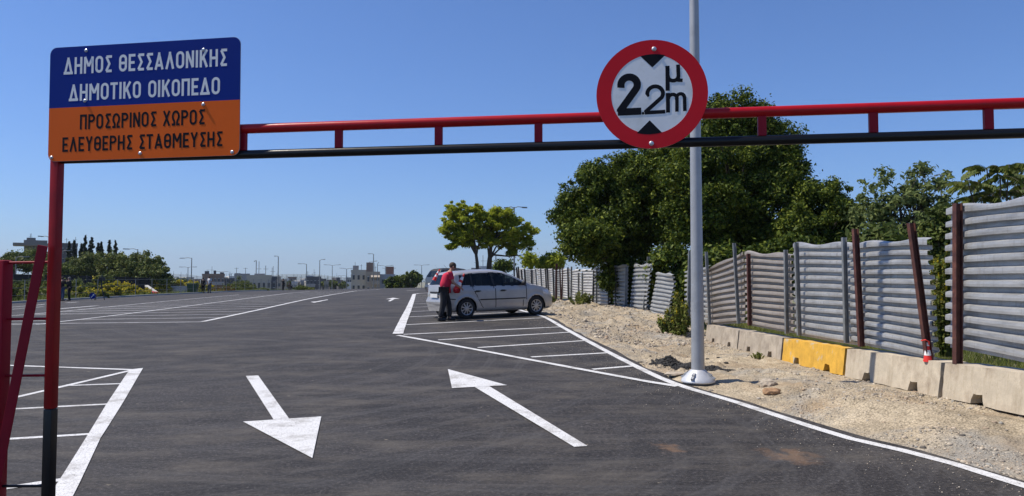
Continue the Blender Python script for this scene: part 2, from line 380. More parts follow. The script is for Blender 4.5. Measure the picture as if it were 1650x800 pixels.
def terrain(X, Y):
    X = np.asarray(X, float); Y = np.asarray(Y, float)
    zl = zlot(X, Y)
    right = X > xE(Y)
    zr = hR(np.clip(Y, -30, 60)) + sst(60, 110, Y) * (hY(Y) - .8)
    z = np.where(right, np.minimum(zr, zl) - .25 + sst(0.3, 1.2, X - fence_x(Y)) * (zr - np.minimum(zr, zl) + .3), zl - .10)
    lft = sst(-34, -37, X)
    hill = 3.2 * sst(-40, -75, X) * sst(45, 100, Y) * sst(420, 160, Y) + 8 * sst(-70, -160, X) * sst(80, 200, Y) * sst(700, 260, Y)
    base = np.interp(Y, [-50, 60, 130, 190, 260], [-.3, -.3, -1.0, -8, -12])
    z = z * (1 - lft) + lft * base
    z = z + hill + lft * (vnoise(X, Y, 6, 7) * .7)
    z = z + sst(15, 40, X) * 1.5 * sst(200, 80, Y)
    z = z + (vnoise(X, Y, 60, 8) * 1.0) * sst(160, 260, Y)
    return z
ys = np.concatenate([np.arange(-60, 0, 4), np.arange(0, 60, .8), np.arange(60, 200, 2.5), np.geomspace(200, 14000, 60)])
xs = np.concatenate([-np.geomspace(9000, 90, 40), np.arange(-86, -30, 2), np.arange(-30, 14, 1.), np.arange(14, 90, 4), np.geomspace(90, 9000, 40)])
GX, GY = np.meshgrid(xs, ys)
tag(grid_mesh('ground', GX, GY, terrain(GX, GY), M['soil']), kind='structure')

yr = np.concatenate([np.arange(-6, 60, .25), np.arange(60, 140, .5)])
u = np.linspace(0, 1, 150)
AX = np.empty((len(yr), len(u))); AY = np.repeat(yr[:, None], len(u), 1)
for i, y in enumerate(yr):
    xr = float(xE(y)) + .17 + float(vnoise(0, y, .6, 21)) * .12
    AX[i] = -33 + (xr + 33) * u ** .8
tag(grid_mesh('asphalt_road', AX, AY, zlot(AX, AY), M['asphalt']), kind='structure')

# gravel verge
yg = np.concatenate([np.arange(1.5, 14, .04), np.arange(14, 30, .07), np.arange(30, 62, .15)])
ug = np.linspace(0, 1, 150)
VX = np.empty((len(yg), len(ug))); VY = np.repeat(yg[:, None], len(ug), 1)
for i, y in enumerate(yg):
    a = float(xE(y)) + .02; b = max(float(fence_x(y)) + 1.2, a + 2)
    VX[i] = a + (b + (1.2 if y < 6 else 0) - a) * ug
tag(grid_mesh('gravel_verge', VX, VY, zgrav(VX, VY), M['gravel']), kind='structure')

MK = empty('road_markings'); MK['kind'] = 'structure'
def strip(pts, w, name='marking_line', lift=.006, wide=None):
    """painted line along plan points pts (Vectors), width w (or list)"""
    P2 = [Vector((p.x, p.y, 0)) for p in pts]; out = []; ws = []
    W = w if hasattr(w, '__len__') else [w] * len(P2)
    for i in range(len(P2) - 1):
        L = (P2[i + 1] - P2[i]).length; n = max(1, int(L / .3))
        for k in range(n): out.append(P2[i].lerp(P2[i + 1], k / n)); ws.append(W[i] + (W[i + 1] - W[i]) * k / n)
    out.append(P2[-1]); ws.append(W[-1])
    vs = []; fs = []
    for i, p in enumerate(out):
        d = (out[min(i + 1, len(out) - 1)] - out[max(0, i - 1)]).normalized(); nrm = Vector((-d.y, d.x, 0))
        jit = rnd.uniform(-.004, .004)
        for s_ in (-1, 0, 1):
            q = p + nrm * (s_ * (ws[i] / 2 + jit)); vs.append((q.x, q.y, float(zlot(q.x, q.y)) + lift))
    for i in range(len(out) - 1):
        for k in (0, 1): fs.append((i * 3 + k, (i + 1) * 3 + k, (i + 1) * 3 + k + 1, i * 3 + k + 1)[::-1])
    return MB().add(vs, fs).build(name, M['paint'], MK)
def pix(pts): return [G(*p) for p in pts]
def polymark(polys, name, lift=.006):
    mb = MB()
    for pl in polys:
        vs = [(p.x, p.y, float(zlot(p.x, p.y)) + lift) for p in pl]; mb.add(vs, [tuple(range(len(vs)))])
    return mb.build(name, M['paint'], MK)
# verge edge line and right-hand bays
EL = [Vector((float(xE(y)), y, 0)) for y in np.arange(2.5, 60, .5)]
strip(EL, .13, lift=.006)
Fl = pix([(641, 541), (1050, 617), (1092, 623.5)]); strip(Fl, .13, lift=.010)
R_in = pix([(641, 539), (649, 519.5), (658, 500), (664.5, 483.5), (667.5, 474.5)])
Rl = R_in + [R_in[-1] + Vector((.15, 1.6, 0)), R_in[-1] + Vector((.7, 2.6, 0)), R_in[-1] + Vector((1.5, 3.0, 0))]
strip(Rl, [.26, .24, .24, .24, .24, .24, .22, .2], lift=.014)
for a, b in (((650, 539.2), (905, 527)), ((652.5, 523.7), (877, 512.3)), ((706, 548), (921, 535.5)), ((770, 560.5), (945, 549)), ((856, 575.6), (983, 568.6)), ((955, 595.4), (1021, 590))):
    strip(pix([a, b]), .11, lift=.002)
d1a, d1b = pix([(652.5, 523.7), (877, 512.3)]); dv = (d1b - d1a); dv.z = 0
for yy in (511, 502.5, 495.7, 490.2, 486, 482.5, 479.5, 477):
    xx = np.interp(yy, [474, 483.5, 500, 519.5], [668, 664.5, 658, 650]); a = G(xx + 2, yy)
    strip([a, a + dv * 1.03], .11, lift=.002)
strip(pix([(655, 468.9), (676, 467.6)]), .2)
# far-left double bays between lines A, B and C
A_ = pix([(327, 519), (360, 512), (433, 496.3), (498, 482), (540, 474.6), (575, 469.2), (612, 466.8)])
B_ = pix([(59, 523.5), (73, 522.6), (93, 519.5), (133, 515), (199, 507), (283, 496.4), (367, 485.5), (465, 473), (499, 470.2)])
C_ = pix([(16, 509.6), (94, 503), (180, 494.5), (267, 486), (350, 478.4), (385, 475.4)])
strip(A_, .17, lift=.010); strip(B_, .15, lift=.010); strip(C_, .15, lift=.010)
def meet(a, d, pl):
    for i in range(len(pl) - 1):
        p, q = pl[i], pl[i + 1]; r = q - p; den = d.x * r.y - d.y * r.x
        if abs(den) < 1e-9: continue
        t = ((p.x - a.x) * r.y - (p.y - a.y) * r.x) / den; s_ = ((p.x - a.x) * d.y - (p.y - a.y) * d.x) / den
        if 0 <= s_ <= 1 and t > .3: return a + d * t
    return None
a0, b0 = pix([(327, 519), (16, 522.4)]); strip([a0, b0], .12, lift=.002)
bd = (b0 - a0); bd.z = 0; bd.normalize()
s1 = (G(350, 512.4) - a0).length
tot = 0; acc = []; step = s1
for i in range(len(A_) - 1):
    L = (A_[i + 1] - A_[i]).length
    while len(acc) < 30 and step * (len(acc) + 1) <= tot + L:
        t = (step * (len(acc) + 1) - tot) / L; acc.append(A_[i].lerp(A_[i + 1], t))
    tot += L
for p in acc:
    q = meet(p, bd, B_)
    if q:
        r = meet(q, bd, C_)
        strip([p, r if r else q], .11, lift=.002)
Bd = (B_[4] - B_[3]).normalized(); q0 = B_[0]
for k in range(1, 7):
    p = B_[2] + Bd * (step * k) * .98 if k > 2 else B_[1]
    q = p + bd * 5
    strip([p, q], .11, lift=.002)
for seg, w_ in (([(16, 495.5), (60, 492), (73, 490.5)], .14), ([(16, 499), (70, 494.6)], .14), ([(107, 488.2), (125, 487)], .3), ([(94, 498.2), (157, 493)], .3), ([(0, 500), (18, 498.6)], .14), ([(16, 518), (72, 517)], .12)):
    strip(pix(seg), w_, lift=.004)
# near-left bays
def rails(Lp, Rp, lift=.007):
    a = pix(Lp); b = pix(Rp); vs = []; fs = []; n = 0
    for i in range(len(a) - 1):
        for k in range(12 if i < len(a) - 1 else 1):
            t = k / 12; p, q = a[i].lerp(a[i + 1], t), b[i].lerp(b[i + 1], t)
            for m_ in range(5): c = p.lerp(q, m_ / 4); vs.append((c.x, c.y, float(zlot(c.x, c.y)) + lift))
            n += 1
    for i in range(n - 1):
        for m_ in range(4): fs.append((i * 5 + m_, i * 5 + m_ + 1, i * 5 + m_ + 6, i * 5 + m_ + 5)[::-1])
    return MB().add(vs, fs).build('marking_line', M['paint'], MK)
rails([(209, 596.4), (199, 611), (171, 653), (141, 702.6), (96, 774.6), (40, 860)], [(230.5, 594), (222, 608.5), (198, 650), (162, 707), (128, 780), (85, 866)], .008)
for seg, w_ in (([(-60, 587.5), (13.5, 589.4), (213, 596.4)], .10), ([(-60, 661), (12, 644), (213, 597)], .10), ([(105, 622), (201, 618.5)], .08), ([(-60, 663.5), (12, 660), (177, 651.5)], .09), ([(-60, 711.5), (18, 707.7), (144, 700)], .09), ([(-60, 800), (6, 788), (98, 774)], .10)):
    strip(pix(seg), w_, lift=.003 + .002 * (w_ == .10))
# arrows
dn = [pix([(396, 606.7), (416, 606), (465.7, 675.6), (440.7, 676.9)]), pix([(391.7, 681), (517.7, 672.7), (503.3, 740)])]
dn[0][2] = dn[0][2].lerp(dn[0][1], -.0); 
polymark([dn[0]], 'marking_arrow_shaft', .007); polymark([dn[1]], 'marking_arrow_head', .010)
up = [pix([(763, 623.5), (787, 622.5), (946.7, 720), (925, 721.3)]), pix([(721.7, 596), (817.3, 622), (728.3, 626.7)])]
polymark([up[0]], 'marking_arrow_shaft', .007); polymark([up[1]], 'marking_arrow_head', .010)
def arrow(at, direc, L=3.6, hw=.75, hl=1.2, sw=.3):
    d = Vector((direc[0], direc[1], 0)).normalized(); n = Vector((-d.y, d.x, 0)); a = at
    polymark([[a - d * L / 2 + n * sw / 2, a - d * L / 2 - n * sw / 2, a + d * (L / 2 - hl) - n * sw / 2, a + d * (L / 2 - hl) + n * sw / 2]], 'marking_arrow_shaft', .010)
    polymark([[a + d * (L / 2 - hl) - n * hw, a + d * L / 2, a + d * (L / 2 - hl) + n * hw]], 'marking_arrow_head', .016)
polymark([pix([(625, 486), (629, 486.1), (636, 482.6), (631, 482.6)])], 'marking_arrow_shaft', .010); polymark([pix([(621.5, 482.9), (633.5, 480.6), (644.5, 482.5)])], 'marking_arrow_head', .018)
polymark([pix([(527.5, 483.2), (529, 483.8), (514, 486.6), (511, 486)])], 'marking_arrow_shaft', .010); polymark([pix([(500.5, 487.2), (520, 486.1), (506, 488.6)])], 'marking_arrow_head', .018)
# kerb along the lot's left side
KY = np.arange(4, 128, 1.0); mb = MB()
for a, b in zip(KY[:-1], KY[1:]):
    za = float(zlot(-33, a)); zb = float(zlot(-33, b))
    mb.add([(-33.25, a, za - .2), (-32.97, a, za - .2), (-33.25, a, za + .12), (-32.97, a, za + .12), (-33.25, b, zb - .2), (-32.97, b, zb - .2), (-33.25, b, zb + .12), (-32.97, b, zb + .12)],
           [(2, 3, 7, 6), (1, 5, 7, 3), (0, 2, 6, 4)])
tag(mb.build('kerb', M['conc_far']), kind='structure')
ORD = ['first', 'second', 'third', 'fourth', 'fifth', 'sixth', 'seventh', 'eighth', 'ninth', 'tenth', 'eleventh', 'twelfth', 'thirteenth', 'fourteenth', 'fifteenth', 'sixteenth', 'seventeenth', 'eighteenth', 'nineteenth', 'twentieth']
ORD += ['twenty-' + w_ for w_ in ORD[:9]] + ['thirtieth'] + ['thirty-' + w_ for w_ in ORD[:9]]
# ------------------------------------------------------------------ corrugated fence on concrete barriers
def fence_at(x, off=.22):
    u_ = (x - 825) / FPX
    pts = [(a + off, b) for a, b in FP]
    for (x0, y0), (x1, y1) in zip(pts[:-1], pts[1:]):
        f0 = x0 - u_ * y0; f1 = x1 - u_ * y1
        if f0 * f1 <= 0:
            t = f0 / (f0 - f1); return x0 + (x1 - x0) * t, y0 + (y1 - y0) * t
    return pts[-1]
def FPt(x, y, off=.22, dz=0):
    X, Y = fence_at(x, off); p = P(x, y, Y); return Vector((p.x, p.y, p.z + dz))
FE = empty('corrugated_fence', (5.4, 10, .5))
tag(FE, 'long leaning fence of horizontal corrugated metal sheets and steel posts along the gravel verge', 'fence')
FE_inv = Matrix.Translation(-Vector((5.4, 10, .5)))
def panel(bl, br, tl, tr, ribs=12, m='sheet', nx=14, bend=.010, tear=None, seed=0, off=.24):
    bl, br, tl, tr = [FPt(*p, off=off) for p in (bl, br, tl, tr)]
    nrm = (br - bl).cross(tl - bl).normalized()
    if nrm.x > 0: nrm = -nrm
    r = random.Random(seed); dep = .07
    prof = []                                                # (t within rib, offset)
    for k in range(ribs): prof += [((k + a) / ribs, o) for a, o in ((0, 0), (.36, 0), (.39, 1), (.60, 1.04), (.82, 1), (.93, .25))]
    prof.append((1, 0)); V = []
    ph = r.uniform(0, 6); fr = r.uniform(1.2, 2.6)
    for j, (t, o) in enumerate(prof):
        for i in range(nx + 1):
            s = i / nx; p = bl.lerp(br, s).lerp(tl.lerp(tr, s), t)
            b = bend * (math.sin(ph + s * fr * 3 + t * 2.2) + .5 * math.sin(ph * 2 + s * 7 + t * 9))
            q = p + nrm * (o * dep + b)
            q.z += .006 * math.sin(ph + s * 5 + t * 6) + .02 * math.sin(s * 4 + ph) * t ** 4
            if t > .93: q += Vector((0, 0, 1)) * .03 * math.sin(s * 9 + ph) * (t - .93) / .07
            if tear and t > tear[0]: q += nrm * .16 * (t - tear[0]) * abs(s - tear[1]) * 5; q.z -= .25 * (t - tear[0]) * max(0, (tear[1] - s)) * 3
            V.append(q)
    nn = nx + 1
    F = [(j * nn + i, j * nn + i + 1, (j + 1) * nn + i + 1, (j + 1) * nn + i) for j in range(len(prof) - 1) for i in range(nx)]
    mb = MB(); mb.add([FE_inv @ v for v in V], F); o = mb.build('corrugated_panel', M[m], FE)
    for p in o.data.polygons: p.use_smooth = False
    return o
def fpost(top, bot, m='rust', w=.09, off=.12, dz=0):
    b = FPt(*bot, off=off); X, Y = fence_at(bot[0], off); t = P(top[0], top[1], Y + (b.y - Y))
    mb = MB(); bb = FE_inv @ b; tt = FE_inv @ t; sx = Vector((0, w / 2, 0)); sy = Vector((w * .45, 0, 0))
    # I section: web and two flanges
    for c, (ax, ay) in (((0, 0), (w * .12, w * .9)),): mb.bar(bb, tt, ax, ay, up=Vector((1, 0, .01)))
    mb.bar(bb - sy, tt - sy, w, w * .14, up=Vector((1, 0, .01))); mb.bar(bb + sy, tt + sy, w, w * .14, up=Vector((1, 0, .01)))
    o = mb.build('fence_post', M[m], FE); return o
# sheets from near to far
panel((1533, 561), (1720, 597), (1533, 338), (1720, 306), 12, 'sheet', seed=1)
panel((1722, 598), (1960, 660), (1722, 306), (1960, 265), 12, 'sheet', seed=15)
panel((1376, 553), (1517, 583), (1374, 394), (1503, 385), 12, 'sheet', seed=2, bend=.016)
panel((1287, 541), (1384, 557), (1283, 395), (1386, 388), 12, 'sheet', seed=3, off=.28)
panel((1208, 525), (1284, 538), (1204, 408), (1281, 407), 12, 'sheet2', seed=4)
panel((1140, 524), (1204, 521), (1138, 431), (1203, 406), 11, 'sheet2', seed=5, bend=.02, tear=(.86, .75))
panel((1106, 518), (1146, 520), (1107, 434), (1146, 430), 11, 'sheet3', seed=6, off=.4)
panel((1049, 507), (1078, 514), (1062, 439), (1093, 441), 11, 'sheet3', seed=7, off=.1, tear=(.8, .3))
panel((1017, 502), (1043, 506), (1024, 428), (1051, 424), 12, 'sheet3', seed=8)
panel((990, 496), (1013, 499), (992, 428), (1013, 425), 12, 'sheet', seed=9)
panel((957, 491), (984, 493), (956, 429), (984, 428), 12, 'sheet', seed=10)
xs_ = [832, 845, 856, 867, 879, 892, 905, 921, 938, 957]
for k, (a, b) in enumerate(zip(xs_[:-1], xs_[1:])):
    ya = np.interp(a, [832, 957], [463, 491]); yb = np.interp(b, [832, 957], [463, 491])
    panel((a, ya), (b, yb), (a, 434 + (k % 3) * .8), (b, 433 + (k % 2)), 12, ['sheet4', 'sheet3', 'sheet4', 'sheet4'][k % 4], seed=20 + k, nx=5, bend=.004)
for top, bot, m_, w_ in (
    ((1543, 328), (1543, 587), 'rust', .08), ((1468, 360), (1497, 581), 'rust', .075), ((1378, 369), (1388, 559), 'rust', .075), ((1360, 383), (1364, 553), 'gpost', .065),
    ((1283, 391), (1288, 541), 'gpost', .068), ((1266, 403), (1268, 538), 'gpost', .065), ((1206, 409), (1208, 525), 'rust', .07), ((1183, 392), (1190, 522), 'gpost', .065),
    ((1138, 406), (1144, 525), 'gpost', .065), ((1133, 460), (1128, 524), 'gpost', .05), ((1112, 405), (1109, 520), 'gpost', .09), ((1061, 439), (1048, 508), 'gpost', .065), ((1080, 438), (1070, 513), 'gpost', .065),
    ((1025, 424), (1017, 503), 'gpost', .10), ((1045, 414), (1037, 506), 'gpost', .11), ((1010, 430), (1008, 501), 'gpost', .12), ((992, 430), (992, 497), 'dpost', .08), ((981, 432), (980, 494), 'dpost', .08),
    ((962, 432), (961, 492), 'gpost', .12), ((957, 436), (955, 491), 'dpost', .13), ((938, 440), (938, 489), 'gpost', .11), ((932, 440), (932, 489), 'gpost', .11), ((921, 430), (920, 486), 'gpost', .13),
    ((915, 431), (916, 486), 'dpost', .14), ((907, 430), (905, 485), 'rust', .12), ((902, 430), (904, 488), 'rust', .12), ((897, 425), (896, 487), 'rust', .19), ((891, 433), (893, 487), 'dpost', .14),
    ((882, 433), (884, 480), 'dpost', .16), ((879, 434), (881, 480), 'dpost', .14), ((871, 433), (874, 478), 'gpost', .16), ((863, 434), (866, 475), 'gpost', .14), ((858, 435), (859, 474), 'gpost', .14), ((856, 435), (857, 474), 'dpost', .16),
    ((845, 434), (848, 470), 'dpost', .2), ((840, 435), (843, 469), 'dpost', .2), ((835, 430), (838, 467), 'dpost', .2), ((832, 431), (836, 466), 'dpost', .2), ((828, 431), (830, 465), 'dpost', .2)):
    fpost(top, bot, m_, w_ * (.55 if bot[0] < 1000 else (.8 if bot[0] < 1100 else 1)))
# concrete barriers
def barrier(k0, k1, m_, label, seed):
    Z0 = 19.2
    a = Vector(((310 + 5 * k0) / FPX * Z0, Z0 * (1 - .13 * k0), 0)); b = Vector(((310 + 5 * k1) / FPX * Z0, Z0 * (1 - .13 * k1), 0))
    za = float(np.interp(k0, [-1, 0, 1, 2, 3, 4, 4.6, 6], [.455, .457, .47, .49, .52, .575, .63, .70])); zb = float(np.interp(k1, [-1, 0, 1, 2, 3, 4, 4.6, 6], [.455, .457, .47, .49, .52, .575, .63, .70]))
    o = empty('concrete_barrier', (a.x, a.y, za)); tag(o, label, 'barrier', 'low concrete barriers under the metal fence')
    d = (b - a); L = d.length - .03; d.normalize(); n = Vector((d.y, -d.x, 0));
    if n.x < 0: n = -n                                    # towards the fence side
    r = random.Random(seed); H = .43
    # front outline with two fork pockets, edges chipped by a few millimetres
    out = [(0, 0)]
    def seg(u0, z0, u1, z1, c):
        for i in range(1, c + 1):
            t = i / c; out.append((u0 + (u1 - u0) * t + r.uniform(-.008, .008), z0 + (z1 - z0) * t + r.uniform(-.007, .007)))
    h1, h2 = L * .22, L * .72; pw = .24
    seg(0, 0, h1, 0, 3); seg(h1, 0, h1 + .04, .12, 2); seg(h1 + .04, .12, h1 + pw - .04, .125, 3); seg(h1 + pw - .04, .125, h1 + pw, 0, 2)
    seg(h1 + pw, 0, h2, 0, 5); seg(h2, 0, h2 + .04, .12, 2); seg(h2 + .04, .12, h2 + pw - .04, .125, 3); seg(h2 + pw - .04, .125, h2 + pw, 0, 2)
    seg(h2 + pw, 0, L, 0, 3); seg(L, 0, L, H, 5); seg(L, H, 0, H, 16); seg(0, H, 0, .02, 5)
    V = []; N = len(out)
    for j, (dep, top) in enumerate(((0, 0), (.006, .0), (.40, 0))):
        for (u_, z_) in out:
            zz = z_ + (zb - za) * u_ / L - H
            off = dep + (.05 * z_ / H if j < 2 else -.05 * z_ / H * 0)
            V.append(d * u_ + n * off + Vector((0, 0, zz)))
    bm = bmesh.new(); vs = [bm.verts.new(v) for v in V]
    f0 = bm.faces.new(vs[:N][::-1]); bm.faces.new(vs[2 * N:])
    for j in (0, 1):
        for i in range(N): bm.faces.new((vs[j * N + i], vs[j * N + (i + 1) % N], vs[(j + 1) * N + (i + 1) % N], vs[(j + 1) * N + i]))
    bmesh.ops.triangulate(bm, faces=[f for f in bm.faces if len(f.verts) > 4])
    bmesh.ops.recalc_face_normals(bm, faces=bm.faces)
    me = bpy.data.meshes.new('block'); bm.to_mesh(me); bm.free(); link_mesh('block', me, M[m_], o)
    for h in (h1, h2):
        mb = MB(); mb.box((0, 0, 0), (pw - .02, .02, .12), Matrix.Translation(d * (h + pw / 2) + n * .33 + Vector((0, 0, -H + .05 + (zb - za) * h / L))) @ Matrix.Rotation(math.atan2(d.y, d.x), 4, 'Z'))
        mb.build('fork_pocket', M['dpost'], o)
    return o
barrier(-.0, .98, 'concrete2', 'grey concrete block at the far end of the barrier row, beside the light pole', 1)
barrier(1, 1.98, 'concrete2', 'weathered grey concrete block directly left of the yellow barrier', 2)
barrier(2, 2.98, 'yellow', 'yellow painted concrete block with worn white patches in the barrier row', 3)
barrier(3, 3.98, 'concrete', 'beige concrete block right of the yellow barrier, crossed by the pole shadow', 4)
barrier(4, 4.98, 'concrete', 'largest nearest beige concrete block at the right edge, below the brown post', 5)
barrier(5, 5.98, 'concrete', 'beige concrete block nearest the camera at the right, mostly out of frame', 6)

# small crushed cone at the leaning post
cp = FPt(1495, 583, .10); o = empty('traffic_cone', cp); tag(o, 'small crushed red and white cone tied to the leaning brown fence post', 'cone')
mb = MB(); mb.lathe([(.055, 0), (.05, .03), (.042, .08)], n=12); mb.build('cone_body', M['conered'], o, auto=30)
mb = MB(); mb.lathe([(.0425, .081), (.032, .15)], n=12); mb.build('reflective_band', M['conewhite'], o, auto=30)
mb = MB(); mb.lathe([(.032, .151), (.024, .2)], n=12); mb.build('cone_body', M['conered'], o, auto=30)
mb = MB(); mb.lathe([(.024, .201), (.017, .245)], n=12); mb.build('reflective_band', M['conewhite'], o, auto=30)
mb = MB(); mb.tube([(-.10, -.03, .27), (-.05, -.05, .285), (0, -.04, .26), (.01, -.02, .22)], .009, 6); mb.build('tape_tie', M['conered'], o)

# ------------------------------------------------------------------ stones
def icos():
    t = (1 + 5 ** .5) / 2
    v = np.array([(-1, t, 0), (1, t, 0), (-1, -t, 0), (1, -t, 0), (0, -1, t), (0, 1, t), (0, -1, -t), (0, 1, -t), (t, 0, -1), (t, 0, 1), (-t, 0, -1), (-t, 0, 1)], float)
    f = np.array([(0, 11, 5), (0, 5, 1), (0, 1, 7), (0, 7, 10), (0, 10, 11), (1, 5, 9), (5, 11, 4), (11, 10, 2), (10, 7, 6), (7, 1, 8), (3, 9, 4), (3, 4, 2), (3, 2, 6), (3, 6, 8), (3, 8, 9), (4, 9, 5), (2, 4, 11), (6, 2, 10), (8, 6, 7), (9, 8, 1)])
    return v / np.linalg.norm(v[0]), f
IV, IF = icos()
def stones(name, P3, R, m_, kind='stuff', parent=None):
    n = len(P3); V = IV[None] * (1 + rng.uniform(-.3, .3, (n, 12, 1)))
    V = V * rng.uniform(.6, 1.2, (n, 1, 3)); V[..., 2] *= .7
    a = rng.uniform(0, 6.28, n); ca, sa = np.cos(a)[:, None], np.sin(a)[:, None]
    x = V[..., 0] * ca - V[..., 1] * sa; y = V[..., 0] * sa + V[..., 1] * ca
    V = np.stack([x, y, V[..., 2]], -1) * np.asarray(R)[:, None, None] + np.asarray(P3)[:, None]
    F = (IF[None] + (np.arange(n) * 12)[:, None, None]).reshape(-1, 3)
    me = np_mesh(name, V.reshape(-1, 3), F); o = link_mesh(name, me, m_, parent); 
    if kind: o['kind'] = kind
    return o
def rockmat(name, cols):
    m, nt, b = principled(name, cols[0], .95, spec=.2)
    g = nt.nodes.new('ShaderNodeNewGeometry'); c = ramp(nt, g.outputs['Random Per Island'], [(i / (len(cols) - 1), cc) for i, cc in enumerate(cols)])
    c = mixc(nt, 1., c, ramp(nt, nz(nt, 30, 4), [(.3, .8), (.7, 1.2)]), 'MULTIPLY'); nt.links.new(c, b.inputs['Base Color']); return m
M['stones'] = rockmat('loose_gravel_stones', [(.10, .09, .08), (.26, .23, .19), (.42, .36, .28), (.52, .45, .35), (.34, .25, .17), (.30, .29, .26), (.46, .40, .32)])
def verge_pts(n, y0, y1, edge=0., pw=1.6):
    Y = y0 + (y1 - y0) * rng.uniform(0, 1, n) ** pw; xe = xE(Y); xf = fence_x(Y) - .02
    X = xe + .14 + edge + (xf - xe) * rng.uniform(0, 1, n)
    X = np.minimum(X, xf + .3); return X, Y, zgrav(X, Y)
def vsel(X, Y, Z, thr, sc, s): k = vnoise(X, Y, sc, s) > thr; return X[k], Y[k], Z[k]
X, Y, Z = verge_pts(20000, 3.5, 20); k = vnoise(X, Y, .8, 31) > -.12; X, Y, Z = X[k], Y[k], Z[k]
stones('gravel_stones', np.stack([X, Y, Z], -1), rng.uniform(.005, .015, len(X)) * (1 + 1.2 * (rng.uniform(0, 1, len(X)) > .95)), M['stones'])
X, Y, Z = verge_pts(11000, 17, 46, .2, 1.2); stones('rubble_stones', np.stack([X, Y, Z], -1), rng.uniform(.009, .034, len(X)) ** 1.0 * (1 + 1.1 * (rng.uniform(0, 1, len(X)) > .93)), M['stones'])
X, Y, Z = verge_pts(130, 5, 17, .2, 1.3); stones('gravel_clods', np.stack([X, Y, Z], -1), rng.uniform(.015, .036, len(X)), M['stones'])
# thin scatter of grit on the asphalt edge
Yy = rng.uniform(4, 22, 1500); Xx = xE(Yy) - np.abs(rng.normal(0, .5, 1500)); stones('road_grit', np.stack([Xx, Yy, zlot(Xx, Yy) + .003], -1), rng.uniform(.003, .008, 1500), M['stones'])
def rock_thing(name, px, py, r, m_, label, n=1, cat='rock', squash=.7):
    g = G(px, py, lambda a, b: float(zgrav(a, b))); mb = MB(); rr = random.Random(int(px))
    bm = bmesh.new(); bmesh.ops.create_icosphere(bm, subdivisions=3, radius=1)
    sx, sy = rr.uniform(.9, 1.3), rr.uniform(.7, 1)
    for v in bm.verts:
        c = v.co.copy(); d = 1 + .35 * float(vnoise(c.x * 2 + px, c.y * 2 + c.z * 1.7, .8, 5)) + .2 * float(vnoise(c.x * 3 + c.z * 3 + px, c.y * 3, .4, 6))
        v.co = Vector((c.x * sx, c.y * sy, c.z * squash)) * d * r
    me = bpy.data.meshes.new(name); bm.to_mesh(me); bm.free(); o = link_mesh(name, me, m_); o.location = g + Vector((0, 0, r * .2)); tag(o, label, cat); return o
rock_thing('boulder', 1237, 622, .13, M['rock'], 'pale brown rock with a flat face on the gravel, upper of the two clods', squash=.6)
rock_thing('clay_clod', 1243, 634, .10, M['rockb'], 'crumbly orange brown clay clod on the gravel below the pale rock', squash=.6)
rock_thing('stone_slab', 1088, 606, .16, M['rock'], 'flat grey stone slab lying at the line junction left of the pole base', squash=.18)
for px, py, rr_, lb in ((1079, 580, .20, 'wide dark heap of spilled asphalt on the gravel left of the light pole'), (1113, 592, .14, 'small dark asphalt clump right against the left side of the light pole'), (1150, 598, .17, 'dark asphalt heap on the gravel just right of the light pole')):
    g = G(px, py, lambda a, b: float(zgrav(a, b))); n = 420
    Q = rng.normal(0, 1, (n, 2)) * np.array([rr_ * .85, rr_ * .9]); R_ = np.hypot(Q[:, 0], Q[:, 1]); zz = zgrav(g.x + Q[:, 0], g.y + Q[:, 1]) + .06 * np.exp(-(R_ / rr_) ** 2)
    o = stones('asphalt_heap', np.stack([Q[:, 0], Q[:, 1], zz - g.z], -1), rng.uniform(.012, .04, n), M['tar'], kind=None); o.location = g; tag(o, lb, 'asphalt heap')
for px, py, r_, lb in ((1158, 577, .035, 'tiny dark stone on the gravel, left of the pair above the clay clods'), (1170, 586, .05, 'dark flat stone lying on the gravel between pole and barriers'), (1140, 579, .03, 'small dark pebble beside the right edge of the light pole')):
    rock_thing('dark_stone', px, py, r_, M['tar'], lb, squash=.4)

# ------------------------------------------------------------------ height limit gantry
HB = .817
def Zb(x): return FPX * HB / (204 + (x - 390) * .02778)
def gx(x, z, dy=0):
    u_ = (x - 825) / FPX; Y = Zb(x); return Vector((u_ * Y / math.cos(0) * (1), Y + dy, z))
pL = P(88, 400, 4.98); ZL = 4.98
GL = gx(88, 0); GR = gx(1650, 0); bdir = (GR - GL); bdir.z = 0; bdir.normalize(); bn = Vector((bdir.y, -bdir.x, 0))
if bn.y > 0: bn = -bn
GA = empty('height_limit_gantry', (GL.x, GL.y, 0)); tag(GA, 'red and black steel height limit gantry spanning the entrance, with ladder frame post at left', 'gantry')
def ga(v): return Vector(v) - Vector((GL.x, GL.y, 0))
RE = GL + bdir * 8.2
zTop, zLow = 2.583, 2.415
mb = MB(); mb.tube([ga((GL.x, GL.y, zTop)), ga((RE.x, RE.y, zTop + .0))], .031, 20); mb.build('top_rail', M['red'], GA, auto=40)
mb = MB(); mb.tube([ga((GL.x, GL.y, zLow)), ga((RE.x, RE.y, zLow))], .0285, 20); mb.build('lower_rail', M['black'], GA, auto=40)
def on_beam(px):
    u_ = (px - 825) / FPX; # intersect GL + t*bdir with x = u*y
    t = (u_ * GL.y - GL.x) / (bdir.x - u_ * bdir.y); return GL + bdir * t
sx_ = [on_beam(p) for p in (544, 706, 868, 1231, 1412, 1599)]
sx_.insert(3, sx_[2].lerp(sx_[3], .5)); stp = sx_[-1] - sx_[-2]
sx_ += [sx_[-1] + stp * k for k in (1, 2)]; sx_ = [sx_[0] - (sx_[1] - sx_[0]) * k for k in (2, 1)] + sx_
